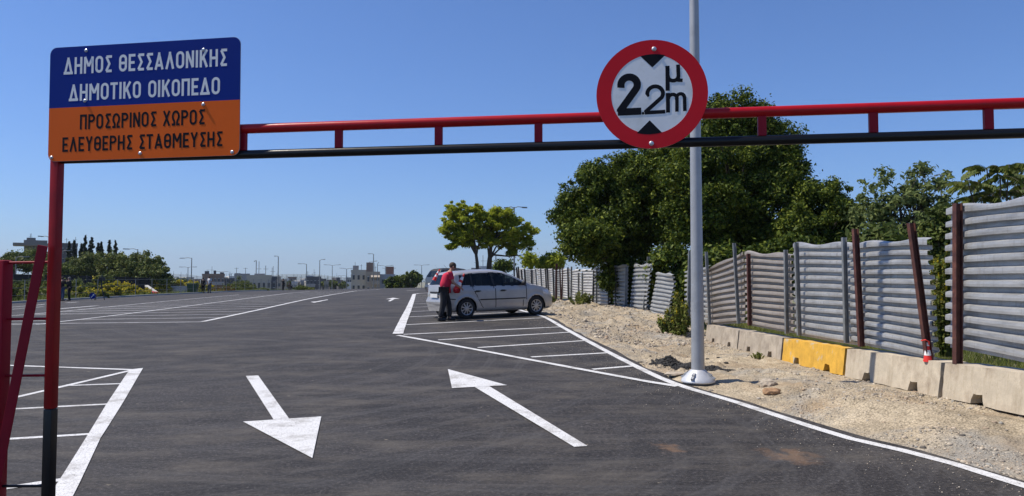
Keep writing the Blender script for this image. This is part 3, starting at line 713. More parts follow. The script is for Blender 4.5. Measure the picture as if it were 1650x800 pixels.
for p in sx_:
    mb = MB(); mb.box((0, 0, 0), (.048, .03, zTop - zLow - .05), Matrix.Translation(ga((p.x, p.y, (zTop + zLow) / 2))) @ Matrix.Rotation(math.atan2(bdir.y, bdir.x), 4, 'Z')); mb.build('strut', M['red2'], GA, bevel=.004)
Rz = Matrix.Rotation(math.atan2(bdir.y, bdir.x), 4, 'Z')
def gpost(c, z0, z1, w, m_, name='post'):
    mb = MB(); mb.box((0, 0, (z0 + z1) / 2), (w, w, z1 - z0), Matrix.Translation(ga((c.x, c.y, 0))) @ Rz); return mb.build(name, m_, GA, bevel=w * .16, auto=35)
gpost(GL, .745, zTop + .02, .062, M['redpost'], 'post'); gpost(GL, 0, .745, .0624, M['black'], 'black_post_foot')
gpost(RE, .745, zTop + .02, .08, M['redpost'], 'post'); gpost(RE, 0, .745, .0804, M['black'], 'black_post_foot')
P2 = P(3, 500, 4.98); P2.z = 0
gpost(P2, 0, 1.735, .085, M['red2'], 'side_post')
for zc in (1.722, 1.343, .965, .235):
    mb = MB(); mb.tube([ga((P2.x + .04, P2.y, zc - .004)), ga((GL.x - .03, GL.y, zc))], .009, 10); mb.build('rung', M['red2'] if zc > .5 else M['black'], GA, auto=40)
a = P(69, 396, 4.90); b = P(-6, 775, 4.90); mb = MB(); mb.bar(ga(a), ga(b), .066, .008, up=Vector((0, 1, 0))); mb.build('diagonal_brace', M['red2'], GA, bevel=.002)
for c in (GL, P2): 
    mb = MB(); mb.box((0, 0, .012), (.2, .2, .016), Matrix.Translation(ga((c.x, c.y, 0))) @ Rz); mb.build('foot_plate', M['black'], GA)

# ------------------------------------------------------------------ lettering
def arc(cx, cy, rx, ry, a0, a1, n=10): return [(cx + rx * math.cos(math.radians(a0 + (a1 - a0) * i / n)), cy + ry * math.sin(math.radians(a0 + (a1 - a0) * i / n))) for i in range(n + 1)]
T = .155; h_ = T / 2
def rrect(w, r=.2):
    r = min(r, w / 2 - h_); x0, x1, y0, y1 = h_, w - h_, h_, 1 - h_
    return arc(x1 - r, y1 - r, r, r, 0, 90, 5) + arc(x0 + r, y1 - r, r, r, 90, 180, 5) + arc(x0 + r, y0 + r, r, r, 180, 270, 5) + arc(x1 - r, y0 + r, r, r, 270, 360, 5) + [(x1, y1 - r)]
W = .56
GLY = {
 'Δ': (.66, [[(h_ + .01, .02), (.33, .95)], [(.65 - h_, .02), (.33, .95)]]), 'Η': (W, [[(h_, 0), (h_, 1)], [(W - h_, 0), (W - h_, 1)], [(h_, .5), (W - h_, .5)]]),
 'Μ': (.70, [[(h_, 0), (h_, 1 - .02), (.35, .42), (.7 - h_, .98), (.7 - h_, 0)]]), 'Ο': (W, [rrect(W)]), 'Θ': (W, [rrect(W), [(h_, .5), (W - h_, .5)]]),
 'Σ': (.5, [[(.5, 1 - h_), (h_ + .03, 1 - h_), (.33, .5), (h_ + .03, h_), (.5, h_)]]), 'Ε': (.47, [[(.47, 1 - h_), (h_, 1 - h_), (h_, h_), (.47, h_)], [(h_, .5), (.42, .5)]]),
 'Α': (.64, [[(h_, 0), (.32, 1 - .1), (.64 - h_, 0)], [(.16, .25), (.48, .25)]]), 'Λ': (.62, [[(h_, 0), (.31, 1 - .1), (.62 - h_, 0)]]),
 'Ν': (W, [[(h_, 0), (h_, .97), (W - h_, .03), (W - h_, 1)]]), 'Ι': (T, [[(h_, 0), (h_, 1)]]), 'Κ': (.56, [[(h_, 0), (h_, 1)], [(.49, 1), (h_ + .05, .42)], [(.24, .60), (.5, 0)]]),
 'Τ': (.52, [[(0, 1 - h_), (.52, 1 - h_)], [(.26, 1 - h_), (.26, 0)]]), 'Π': (W, [[(h_, 0), (h_, 1 - h_), (W - h_, 1 - h_), (W - h_, 0)]]),
 'Ρ': (.54, [[(h_, 0), (h_, 1 - h_)] + arc(.27, .725, .2, .2, 90, -90, 8) + [(h_, .525)]]),
 'Ω': (.62, [[(0, h_), (.2, h_), (.2, .24)] + arc(.31, .6, .235, .325, 235, -55, 14) + [(.42, .24), (.42, h_), (.62, h_)]]),
 'Χ': (.58, [[(.07, 0), (.51, 1)], [(.51, 0), (.07, 1)]]), 'Υ': (.58, [[(.07, 1), (.29, .46), (.51, 1)], [(.29, .5), (.29, 0)]]), ' ': (.28, []),
}
def stroke2d(pl, w):
    """mitred strip of a polyline -> verts, quads"""
    pts = [Vector(p) for p in pl]; L = []; R_ = []; n = len(pts)
    closed = (pts[0] - pts[-1]).length < 1e-6
    for i, p in enumerate(pts):
        a = (p - pts[i - 1]).normalized() if i > 0 else ((pts[0] - pts[-2]).normalized() if closed else None)
        b = (pts[i + 1] - p).normalized() if i < n - 1 else ((pts[1] - pts[0]).normalized() if closed else None)
        if a is None: a = b
        if b is None: b = a
        na = Vector((-a.y, a.x)); nb = Vector((-b.y, b.x)); m_ = (na + nb)
        m_ = m_.normalized() if m_.length > 1e-4 else na
        k = min(1 / max(m_.dot(na), .2), 1.45); L.append(p + m_ * w / 2 * k); R_.append(p - m_ * w / 2 * k)
    return L + R_, [(i, n + i, n + i + 1, i + 1) for i in range(n - 1)]
def write(mb, text, u0, u1, v0, v1, fmap, base=.0012, gap=.115):
    tot = sum(GLY[c][0] for c in text) + gap * (len(text) - 1); H = v1 - v0; sx = (u1 - u0) / tot; x = 0
    for c in text:
        wd, sts = GLY[c]
        pieces = []
        for st in sts:                                    # break strokes at sharp corners so that diagonals keep their full width
            cur = [st[0]]
            for a_, b_, c_ in zip(st[:-2], st[1:-1], st[2:]):
                cur.append(b_); d1 = (Vector(b_) - Vector(a_)).normalized(); d2 = (Vector(c_) - Vector(b_)).normalized()
                if d1.dot(d2) < -.2: pieces.append(cur); cur = [b_]
            cur.append(st[-1]); pieces.append(cur)
        if c in 'ΔΑΛ': pieces.append([(wd / 2 if c != 'Δ' else .33, .80), (wd / 2 if c != 'Δ' else .33, 1.0)])
        if c == 'Δ': pieces.append([(.0, h_), (.66, h_)])
        for k, st in enumerate(pieces):
            vs, fs = stroke2d(st, T)
            mb.add([fmap(u0 + (x + v.x) * sx, v0 + v.y * H, base + k * .0002) for v in vs], fs)
        x += wd + gap
# municipal sign
def Zs(px): q = on_beam(px); return q.y - .048
BL = P(77, 261, Zs(77)); BR = P(386, 250.5, Zs(386)); TL = P(80, 75, Zs(80)); TR = P(385, 62, Zs(385))
U = (BR - BL); Wd = U.length; U.normalize(); Ht = ((TL - BL).length + (TR - BR).length) / 2; Nn = Vector((U.y, -U.x, 0)).normalized()
if Nn.y > 0: Nn = -Nn
Vv = Nn.cross(U).normalized(); 
if Vv.z < 0: Vv = -Vv
SG = empty('municipal_sign', BL); tag(SG, 'blue and orange rectangular metal sign with Greek lettering bolted to the left of the gantry', 'sign')
def smap(u_, v_, o_): return U * (u_ * Wd) + Vv * (v_ * Ht) + Nn * o_
def roundrect(u0, u1, v0, v1, r, corners, n=6):
    ru = r / Wd; rv = r / Ht; pts = []
    for (cx, cy, a, on) in ((u1, v1, 0, corners[0]), (u0, v1, 90, corners[1]), (u0, v0, 180, corners[2]), (u1, v0, 270, corners[3])):
        if on:
            ox = cx - ru if cx == u1 else cx + ru; oy = cy - rv if cy == v1 else cy + rv
            pts += [(ox + ru * math.cos(math.radians(a + 90 * i / n)), oy + rv * math.sin(math.radians(a + 90 * i / n))) for i in range(n + 1)]
        else: pts.append((cx, cy))
    return pts
def plate(name, pts, o0, o1, m_, parent, fmap):
    n = len(pts); mb = MB(); mb.add([fmap(a, b, o0) for a, b in pts] + [fmap(a, b, o1) for a, b in pts], [tuple(range(n)), tuple(range(n, 2 * n))[::-1]] + [(i, n + i, n + (i + 1) % n, (i + 1) % n) for i in range(n)])
    me = mb.mesh(name); bm = bmesh.new(); bm.from_mesh(me); bmesh.ops.recalc_face_normals(bm, faces=bm.faces); bm.to_mesh(me); bm.free(); return link_mesh(name, me, m_, parent)
plate('back_plate', roundrect(0, 1, 0, 1, .05, (1, 1, 1, 1)), -.004, -.0005, M['signback'], SG, smap)
plate('blue_field', roundrect(.001, .999, .467, .999, .05, (1, 1, 0, 0)), 0, .0006, M['signblue'], SG, smap)
plate('orange_field', roundrect(.001, .999, .001, .467, .05, (0, 0, 1, 1)), 0, .0006, M['signorange'], SG, smap)
for tx, u0, u1, v0, v1, m_ in (('ΔΗΜΟΣ ΘΕΣΣΑΛΟΝΙΚΗΣ', .077, .932, .757, .905, 'signwhite'), ('ΔΗΜΟΤΙΚΟ ΟΙΚΟΠΕΔΟ', .108, .898, .521, .667, 'signwhite'), ('ΠΡΟΣΩΡΙΝΟΣ ΧΩΡΟΣ', .170, .823, .270, .400, 'ink'), ('ΕΛΕΥΘΕΡΗΣ ΣΤΑΘΜΕΥΣΗΣ', .078, .914, .080, .207, 'ink')):
    mb = MB(); write(mb, tx, u0, u1, v0, v1, smap); mb.build('lettering', M[m_], SG)
BM = None
for u_, v_ in ((.196, .958), (.812, .905), (.194, .518), (.814, .44), (.02, .035), (.492, .045), (.963, .028)):
    Mx = Matrix((tuple(U) , tuple(Vv), tuple(Nn))).transposed().to_4x4()
    mb = MB(); mb.lathe([(.012, 0), (.012, .002), (.008, .005), (.0075, .009), (.0001, .0105)], n=12, M=Matrix.Translation(smap(u_, v_, .0007)) @ Mx); mb.build('bolt', M['zinc'], SG, auto=40)
# round height sign
cs = P(1050, 152, Zs(1050) + .002); RS = empty('height_limit_sign', cs); tag(RS, 'round red bordered white sign with black 2.2 m marking fixed to the gantry', 'sign')
U2 = bdir.copy(); N2 = bn.copy(); V2 = Vector((0, 0, 1)); Rr = 88.7 / FPX * cs.y * 1.008
Mr = Matrix((tuple(U2), tuple(V2), tuple(N2))).transposed().to_4x4() if True else None
def rmap(u_, v_, o_): return U2 * u_ + V2 * v_ + N2 * o_
def zc(x, y): return ((x - 439) / 356 * Rr, (407 - y) / 345 * Rr)
def disc(name, r0, r1, o0, o1, m_):
    mb = MB(); n = 64
    if r0 == 0:
        pts = [(r1 * math.cos(2 * math.pi * i / n), r1 * math.sin(2 * math.pi * i / n)) for i in range(n)]; return plate(name, pts, o0, o1, m_, RS, rmap)
    vs = []; 
    for r, o_ in ((r0, o0), (r0, o1), (r1, o1), (r1, o0)): vs += [rmap(r * math.cos(2 * math.pi * i / n), r * math.sin(2 * math.pi * i / n), o_) for i in range(n)]
    mb.add(vs, [(k * n + i, k * n + (i + 1) % n, ((k + 1) % 4) * n + (i + 1) % n, ((k + 1) % 4) * n + i) for k in range(4) for i in range(n)])
    me = mb.mesh(name); bm = bmesh.new(); bm.from_mesh(me); bmesh.ops.recalc_face_normals(bm, faces=bm.faces); bm.to_mesh(me); bm.free(); return link_mesh(name, me, m_, RS)
disc('back_disc', 0, Rr, -.006, -.001, M['signback']); disc('white_face', 0, Rr * .735, -.0008, .0004, M['signface']); disc('red_border', Rr * .728, Rr, -.0007, .0012, M['signred'])
mb = MB()
def st(pl, w, o_=.0016): vs, fs = stroke2d([zc(*p) for p in pl], w / 350 * Rr); mb.add([rmap(v.x, v.y, o_) for v in vs], fs)
st([(242, 360)] + [(295 + 53 * math.cos(math.radians(a)), 343 + 50 * -math.sin(math.radians(a))) for a in range(190, -50, -15)] + [(238, 505), (238, 512)], 46, .0018)
st([(221, 515), (372, 513)], 46, .0016)
st([(407, 416)] + [(461 + 50 * math.cos(math.radians(a)), 405 - 46 * math.sin(math.radians(a))) for a in range(190, -50, -15)] + [(402, 516), (402, 520)], 25, .0018)
st([(393, 524), (525, 521)], 24, .0016)
mb.add([rmap(*zc(383 + 9 * math.cos(a), 527 + 9 * math.sin(a)), .0016) for a in np.linspace(0, 5.6, 9)], [tuple(range(9))])
st([(542, 404), (542, 528)], 25, .0016); st([(542, 450)] + [(572 + 27 * math.cos(math.radians(a)), 440 - 26 * math.sin(math.radians(a))) for a in range(180, -1, -20)] + [(598, 524)], 22, .0018)
st([(598, 450)] + [(622 + 25 * math.cos(math.radians(a)), 438 - 26 * math.sin(math.radians(a))) for a in range(180, -1, -20)] + [(648, 522)], 22, .0020)
st([(541, 232), (541, 390)], 26, .0016); st([(541, 290)] + [(577 + 33 * math.cos(math.radians(a)), 300 - 28 * math.sin(math.radians(a))) for a in range(180, 361, 20)] + [(608, 227)], 24, .0018); st([(606, 300), (612, 326), (636, 328)], 22, .0020)
mb.add([rmap(*zc(x, y), .0016) for x, y in [(445, 238), (368, 163)] + [(368 + 160 * t, 163 - 10 * math.sin(math.pi * t)) for t in (.25, .5, .75)] + [(528, 163)]], [tuple(range(6))[::-1]])
mb.add([rmap(*zc(x, y), .0016) for x, y in [(425, 573), (502, 652)] + [(502 - 160 * t, 652 + 10 * math.sin(math.pi * t)) for t in (.25, .5, .75)] + [(342, 652)]], [tuple(range(6))[::-1]])
mb.build('lettering', M['ink'], RS)
for x, y in ((457, 121), (435, 719)):
    u_, v_ = zc(x, y); Mx = Matrix((tuple(U2), tuple(V2), tuple(N2))).transposed().to_4x4()
    mb = MB(); mb.lathe([(.014, 0), (.014, .002), (.009, .005), (.0085, .010), (.0001, .0115)], n=12, M=Matrix.Translation(rmap(u_, v_, .0015)) @ Mx); mb.build('bolt', M['zinc'], RS, auto=40)

# ------------------------------------------------------------------ near light pole
pb = G(1125, 619, lambda a, b: float(zgrav(a, b))); LP = empty('light_pole', pb); tag(LP, 'large grey painted light pole with cone shaped bolted base beside the gravel edge', 'street lamp')
ptop = P(1119, 0, pb.y); lean = Vector(((ptop.x - pb.x) / (ptop.z - pb.z), 0, 1)) * 0 + Vector((0, 0, 1))
mb = MB(); mb.tube([(0, 0, .1), (0, 0, 4), (0, 0, 9.2)], [.097, .078, .05], 28); mb.build('pole', M['pole'], LP, auto=40)
mb = MB(); mb.lathe([(.245, .03), (.25, .045), (.24, .075), (.20, .11), (.135, .185), (.12, .20), (.099, .215)], n=28); mb.build('base_cover', M['polelt'], LP, auto=35)
mb = MB(); mb.lathe([(.22, -.04), (.22, .029)], n=28); mb.build('base_flange', M['dpost'], LP)
for k in range(4):
    a = math.radians(-35 + 90 * k); d = Vector((math.cos(a), math.sin(a), 0)); mb = MB()
    for s, z in ((.15, .17), (.20, .125)): mb.bar(d * s + Vector((0, 0, z - .005)), d * (s + .055) + Vector((0, 0, z - .035)), .045, .03)
    mb.build('base_lug', M['pole'], LP)
mb = MB(); mb.tube([(0, 0, 9.1), (-.3, 0, 9.3), (-1.6, 0, 9.4)], .035, 10); mb.build('arm', M['pole'], LP)
mb = MB(); mb.box((-1.9, 0, 9.41), (.7, .28, .09)); mb.build('lamp_head', M['pole'], LP, bevel=.02)

# ------------------------------------------------------------------ cars
def carpaint(name, col, metal=.3):
    m, nt, b = principled(name, col, .32, metal); b.inputs['Coat Weight'].default_value = .6; b.inputs['Coat Roughness'].default_value = .06
    c = ramp(nt, nz(nt, 2.5, 5), [(.3, tuple(x * .86 for x in col)), (.7, tuple(min(1, x * 1.08) for x in col))]); nt.links.new(c, b.inputs['Base Color']); return m
def carglass():
    m, nt, b = principled('car_glass', (.010, .012, .014), .05, 0, .4)
    t = nt.nodes.new('ShaderNodeBsdfTransparent'); t.inputs[0].default_value = (.55, .6, .6, 1)
    mx = nt.nodes.new('ShaderNodeMixShader'); mx.inputs[0].default_value = .38
    nt.links.new(b.outputs[0], mx.inputs[1]); nt.links.new(t.outputs[0], mx.inputs[2]); nt.links.new(mx.outputs[0], nt.nodes['Material Output'].inputs[0]); return m
M['carsilver'] = carpaint('silver_car_paint', (.40, .385, .37)); M['cargrey'] = carpaint('dark_grey_car_paint', (.085, .09, .09)); M['carwhite'] = carpaint('white_car_paint', (.72, .72, .72), 0)
M['cglass'] = carglass(); M['cdark'] = mat('black_trim', (.012, .012, .013), .6, .2, 8); M['tyre'] = mat('tyre_rubber', (.016, .016, .017), .85, .3, 12)
M['alloy'] = mat('alloy_rim', (.42, .42, .43), .35, .12, 8, metal=.7); M['redlamp'] = mat('tail_lamp_red', (.30, .02, .03), .2, .15, 20); M['clearlamp'] = mat('lamp_clear', (.6, .6, .62), .15, .1, 20, metal=.3)
M['plate'] = mat('number_plate', (.68, .68, .66), .5, .1, 30); M['seat'] = mat('seat_fabric', (.05, .05, .055), .9, .2, 5); M['chrome'] = mat('dark_chrome', (.3, .3, .31), .2, .1, 8, metal=.8)
def build_car(name, label, paint, L, Wh, top, belt0, plan, wx, wr, panes, rearw, shieldx, sill=.20, lampz=(.78, 1.06), roofmat=None, doors=(), strip_=None, group=None, tint=True):
    root = empty(name); tag(root, label, 'car', group)
    tx = [a for a, b in top]; tz = [b for a, b in top]; px = [a for a, b in plan]; pw = [b for a, b in plan]
    xs = np.unique(np.concatenate([np.linspace(0, .5, 44), np.linspace(.5, L - .5, int((L - 1) / .026)), np.linspace(L - .5, L, 36)]))
    t_ = np.interp(xs, tx, tz); kk = np.array([1, 2, 3, 2, 1.]) / 9; t_[2:-2] = np.convolve(t_, kk, 'valid')
    pl_ = np.interp(xs, px, pw)
    NV = 74; rows = []; infos = []
    for x, t, wl in zip(xs, t_, pl_):
        belt = min(belt0 + .05 * (1 - x / L), t - .05); b = sill + .05 * max(0, 1 - x / .4) + .04 * max(0, 1 - (L - x) / .4)
        re = max(t - .07, belt + .005); wr_ = wl - .035 - .40 * max(0, re - belt)
        cp_ = [(wl - .12, b - .02), (wl - .03, b + .03), (wl - .004, b + .20), (wl, b + .36), (wl - .012, belt - .12), (wl - .04, belt), (wr_, re), (wr_ - .07, t - .012 - .02 * (t > belt + .2)), (wr_ * .55, t + .012), (0, t + .022)]
        cp_ = np.array(cp_); s = np.concatenate([[0], np.cumsum(np.hypot(*np.diff(cp_, axis=0).T))])
        # fixed shares of rows per span keep features aligned along the car
        nsh = [3, 5, 6, 10, 6, 16, 6, 11, 10]; q = []
        for k, n_ in enumerate(nsh):
            for i in range(n_): q.append(s[k] + (s[k + 1] - s[k]) * i / n_)
        q.append(s[-1]); q = np.array(q); y = np.interp(q, s, cp_[:, 0]); z = np.interp(q, s, cp_[:, 1])
        for _ in range(3):
            y[1:-1] = (y[:-2] + 2 * y[1:-1] + y[2:]) / 4; z[1:-1] = (z[:-2] + 2 * z[1:-1] + z[2:]) / 4
        rows.append((y, z)); infos.append((belt, t, wl))
    nv = len(rows[0][0]); nx = len(xs)
    Yg = np.array([r[0] for r in rows]); Zg = np.array([r[1] for r in rows]); Xg = np.repeat(xs[:, None], nv, 1)
    # flared arches, recessed tail under the window, door shut lines
    for w_ in wx:
        d = np.hypot(Xg - w_, Zg - wr); fl = np.exp(-((d - (wr + .075)) / .035) ** 2) * (np.abs(Yg) > .5) * (Zg < .85); Yg = Yg + .016 * fl
    bx = np.exp(-((Zg - .50) / .10) ** 2) * sst(.22, 0, Xg); Xg = Xg - .05 * bx
    Xg = np.where((Xg > L - .3) & (Zg < .55), Xg + .03, Xg)
    parts = {}
    def in_poly(x, z, pl):
        c = False; j = len(pl) - 1
        for i in range(len(pl)):
            if (pl[i][1] > z) != (pl[j][1] > z) and x < (pl[j][0] - pl[i][0]) * (z - pl[i][1]) / (pl[j][1] - pl[i][1]) + pl[i][0]: c = not c
            j = i
        return c
    body = []; seams = []; sets = {}
    for i in range(nx - 1):
        belt, t, wl = infos[i]
        for j in range(nv - 1):
            x = (Xg[i, j] + Xg[i + 1, j]) / 2; z = (Zg[i, j] + Zg[i + 1, j + 1]) / 2; y = (Yg[i, j] + Yg[i, j + 1]) / 2
            key = 'body'
            side = j < 52
            if side and any(math.hypot(x - w_, z - wr) < wr + .045 for w_ in wx) and y > .45 and j < 40: continue
            if side and 24 < j < 48:
                for n_, pl in enumerate(panes):
                    if in_poly(x, z, pl): key = 'w%d' % n_
                if key == 'body' and panes and in_poly(x, z, [(panes[0][0][0] - .02, belt0 + .02), (panes[-1][-1][0] if False else max(p[0] for p in panes[-1]) + .05, belt0 - .0), (max(p[0] for p in panes[-1]) - .9, t - .075), (panes[0][0][0] - .02, t - .09)]) and any(min(abs(x - p[0]) for p in pl) < .05 for pl in panes): key = 'pillar'
            if j >= 48 - 6 and rearw[0] < z < rearw[1] and x < rearw[2] and y < rearw[3]: key = 'rw'
            if j >= 50 and shieldx[0] < x < shieldx[1] and y < Yg[i, 46] - .05: key = 'ws'
            if x < .42 and lampz[0] < z < lampz[1] and y > wl * .80 and j < 46 and x < .17: key = 'tail'
            if x > L - .55 and .62 < z < .80 and y > wl * .62 and j < 60 and z > .62 + .2 * max(0, (L - .25 - x)): key = 'head'
            for d in doors:
                if j < 46 and z > sill + .10 and abs(x - d(z)) < .012: key = 'seam' if key == 'body' else key
            if abs(z - .60) < .012 and x < .30 and key == 'body': key = 'seam'
            if x < .06 and rearw[0] - .02 > z > .52 and abs(y - .56) < .014: key = 'seam'
            if x > shieldx[1] + .02 and j >= 50 and abs(y - .62) < .012 and key == 'body': key = 'seam'
            if key == 'body' and roofmat and z > belt + .3 and j > 47: key = 'roof'
            sets.setdefault(key, []).append((i, j))
    def emit(key, nm, m_, off=0., sides=('both',), parent=root):
        fl = sets.get(key, [])
        for sd_ in ((1, -1) if sides[0] != 'both' else ('b',)):
            V = []; F = []; idx = {}
            for sg in ((1, -1) if sd_ == 'b' else (sd_,)):
                for (i, j) in fl:
                    q = []
                    for (a, b_) in ((i, j), (i + 1, j), (i + 1, j + 1), (i, j + 1)):
                        k = (a, b_, sg if b_ < nv - 1 else 1)
                        if k not in idx:
                            idx[k] = len(V); V.append((Xg[a, b_] - (off if Xg[a, b_] < .5 and key in ('rw', 'tail') else 0) * -1 * 0, sg * (Yg[a, b_] + (off if key[0] == 'w' and key != 'ws' else 0)), Zg[a, b_] + (off if key in ('ws',) else 0)))
                        q.append(idx[k])
                    F.append(tuple(q if sg == -1 else q[::-1]))
            if not F: continue
            mb = MB(); mb.add(V, F); me = mb.mesh(nm); link_mesh(nm, me, m_, parent, smooth=True)
    emit('body', 'body', paint); emit('seam', 'panel_gap', M['cdark']); emit('pillar', 'pillar_trim', M['cdark'])
    if roofmat: emit('roof', 'roof', roofmat)
    for n_ in range(len(panes)): emit('w%d' % n_, 'side_window', M['cglass'], -.006, ('sides',))
    emit('rw', 'rear_window', M['cglass']); emit('ws', 'windscreen', M['cglass'], -.004); emit('tail', 'tail_lamp', M['redlamp'], 0, ('sides',)); emit('head', 'headlight', M['clearlamp'], 0, ('sides',))
    for e, nm in ((0, 'rear_end'), (nx - 1, 'front_end')):
        V = [(Xg[e, j], Yg[e, j], Zg[e, j]) for j in range(nv)] + [(Xg[e, j], -Yg[e, j], Zg[e, j]) for j in range(nv - 2, -1, -1)]
        F = []
        n_ = nv
        for j in range(nv - 1): F.append((j, j + 1, len(V) - 2 - j, len(V) - 1 - j) if j < nv - 2 else (j, j + 1, len(V) - 1 - j))
        zc_ = [k for k in range(len(F))]
        mb = MB(); mb.add(V, F); mb.build(nm, paint, root, smooth=False)
    # underbody and arch liners, interior
    mb = MB(); mb.box((L / 2, 0, sill + .05), (L - .35, 2 * Wh - .42, .06)); mb.build('underbody', M['cdark'], root)
    for w_ in wx:
        for sg in (1, -1):
            mb = MB(); n = 20; V = []; F = []
            for k in range(n + 1):
                a = math.pi * k / n * 1.16 - .25
                for yy in (Wh - .028, Wh - .40): V.append((w_ + (wr + .05) * math.cos(a), sg * yy, wr + (wr + .05) * math.sin(a)))
            F = [(2 * k, 2 * k + 1, 2 * k + 3, 2 * k + 2) for k in range(n)]; F.append(tuple(range(1, 2 * n + 2, 2)))
            mb.add(V, F); mb.build('wheel_arch', M['cdark'], root)
    mb = MB(); mb.box((L * .46, 0, .62), (L * .62, 2 * Wh - .22, .08)); mb.build('cabin_floor', M['cdark'], root)
    for x_, y_ in ((L * .57, .36), (L * .57, -.36), (L * .33, .36), (L * .33, -.36)):
        mb = MB(); mb.box((x_, y_, .75), (.48, .5, .18)); mb.box((x_ - .25, y_, 1.0), (.14, .48, .55), Matrix.Translation((0, 0, 0))); mb.box((x_ - .29, y_, 1.30), (.09, .26, .14)); mb.build('car_seat', M['seat'], root, bevel=.03)
    for w_ in wx:
        for sg in (1, -1):
            wo = empty('wheel', (w_, sg * (Wh - .115), wr)); wo.parent = root
            Mx = Matrix.Rotation(-sg * math.pi / 2, 4, 'X')
            mb = MB(); mb.lathe([(wr * .62, -.10), (wr * .93, -.10), (wr, -.07), (wr, .065), (wr * .94, .095), (wr * .70, .10), (wr * .66, .09), (wr * .64, .02)], n=40, M=Mx, cap=False); mb.build('tyre', M['tyre'], wo, auto=30)
            mb = MB(); mb.lathe([(wr * .66, .09), (wr * .65, .10), (wr * .60, .095), (wr * .585, .03)], n=32, M=Mx, cap=False)
            for k in range(9):
                a = 2 * math.pi * k / 9; d = Vector((math.cos(a), math.sin(a), 0)); mb.bar(Mx @ (d * wr * .14 + Vector((0, 0, .085))), Mx @ (d * wr * .61 + Vector((0, 0, .075))), .036 if k >= 0 else 0, .02, up=Mx @ Vector((0, 0, 1)) )
            mb.lathe([(wr * .19, .06), (wr * .19, .088), (wr * .15, .097), (.001, .10)], n=16, M=Mx); mb.build('rim', M['alloy'], wo, auto=30)
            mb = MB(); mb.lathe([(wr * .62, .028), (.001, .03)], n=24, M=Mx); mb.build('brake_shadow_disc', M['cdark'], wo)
    # mirror, handles, plate, rub strip, antenna
    xm = panes[-1]; xm = max(p[0] for p in xm) - .12
    for sg in (1, -1):
        mb = MB(); mb.sphere((xm, sg * (Wh + .07), belt0 + .09), (.075, .095, .075), 12, 8); mb.bar((xm + .02, sg * (Wh - .08), belt0 + .03), (xm, sg * (Wh + .03), belt0 + .06), .05, .04); mb.build('door_mirror', M['cdark'], root, smooth=True)
        for hx in (wx[0] + .38, wx[0] + 1.28):
            mb = MB(); mb.bar((hx - .10, sg * (Wh + .012), belt0 - .13), (hx + .10, sg * (Wh + .012), belt0 - .12), .03, .028); mb.box((hx, sg * (Wh - .012), belt0 - .125), (.13, .02, .055)); mb.build('door_handle', M['cdark'], root, bevel=.004)
        if strip_:
            mb = MB(); mb.box(((strip_[0] + strip_[1]) / 2, sg * (Wh + .002), strip_[2]), (strip_[1] - strip_[0], .022, .035)); mb.build('rub_strip', M['cdark'], root, bevel=.006)
    mb = MB(); mb.box((-.045, 0, .70), (.02, .50, .115)); mb.build('number_plate', M['plate'], root)
    mb = MB(); mb.box((-.02, 0, .80), (.03, .62, .05)); mb.build('tailgate_trim', M['cdark'] if paint is not M['cargrey'] else M['cargrey'], root, bevel=.006)
    mb = MB(); mb.tube([(.55, 0, max(tz) - .06), (.30, 0, max(tz) + .18)], [.005, .003], 5); mb.build('aerial', M['cdark'], root)
    return root
car_top = [(0, .74), (.02, .92), (.045, 1.0), (.12, 1.10), (.28, 1.34), (.36, 1.40), (.60, 1.435), (1.2, 1.475), (1.75, 1.475), (2.15, 1.42), (2.5, 1.28), (2.95, 1.045), (3.1, 1.0), (3.4, .945), (3.7, .85), (3.88, .74), (3.96, .62), (4.0, .5)]
car_plan = [(0, .58), (.05, .68), (.15, .76), (.35, .82), (.8, .855), (3.1, .855), (3.45, .83), (3.7, .77), (3.88, .66), (4.0, .48)]
panes = [[(.50, 1.02), (.50, 1.30), (.84, 1.36), (.84, 1.0)], [(.90, 1.0), (.90, 1.365), (1.56, 1.385), (1.60, .975)], [(1.66, .975), (1.63, 1.385), (1.98, 1.365), (2.30, 1.25), (2.78, 1.015), (2.78, .965)]]
doors = (lambda z: 1.63 if z > .9 else 1.66, lambda z: 2.80 - .12 * (z < .5), lambda z: .88 if z > .92 else .88 + (.92 - z) * .55)
CAR = build_car('parked_hatchback', 'silver five-door hatchback parked in the nearest bay beside the man in red', M['carsilver'], 4.0, .855, car_top, .945, car_plan, (.66, 3.18), .30, panes, (1.03, 1.34, .42, .60), (2.12, 2.98), doors=doors, strip_=(1.12, 2.76, .56))
TH = math.radians(31)
rw = G(752.5, 514.5); dC = Vector((math.cos(TH), math.sin(TH), 0)); nC = Vector((-dC.y, dC.x, 0))
c0 = rw + nC * .83 - dC * .66; CAR.location = (c0.x, c0.y, float(zlot(c0.x + 1.4, c0.y + 1.2)) + .012)
e_ = dC * 4; slope = (float(zlot(c0.x + e_.x, c0.y + e_.y)) - float(zlot(c0.x, c0.y))) / 4
CAR.rotation_euler = (0, -math.atan(slope), TH); CAR.location.z = float(zlot(c0.x, c0.y)) + .008
mpv_top = [(0, .78), (.02, 1.0), (.06, 1.12), (.16, 1.3), (.34, 1.58), (.45, 1.64), (.9, 1.68), (1.9, 1.70), (2.4, 1.64), (2.8, 1.46), (3.3, 1.16), (3.5, 1.08), (3.9, 1.0), (4.2, .88), (4.33, .7), (4.4, .55)]
mpv_plan = [(0, .70), (.05, .78), (.15, .85), (.4, .89), (.8, .90), (3.4, .90), (3.8, .87), (4.1, .80), (4.3, .68), (4.4, .5)]
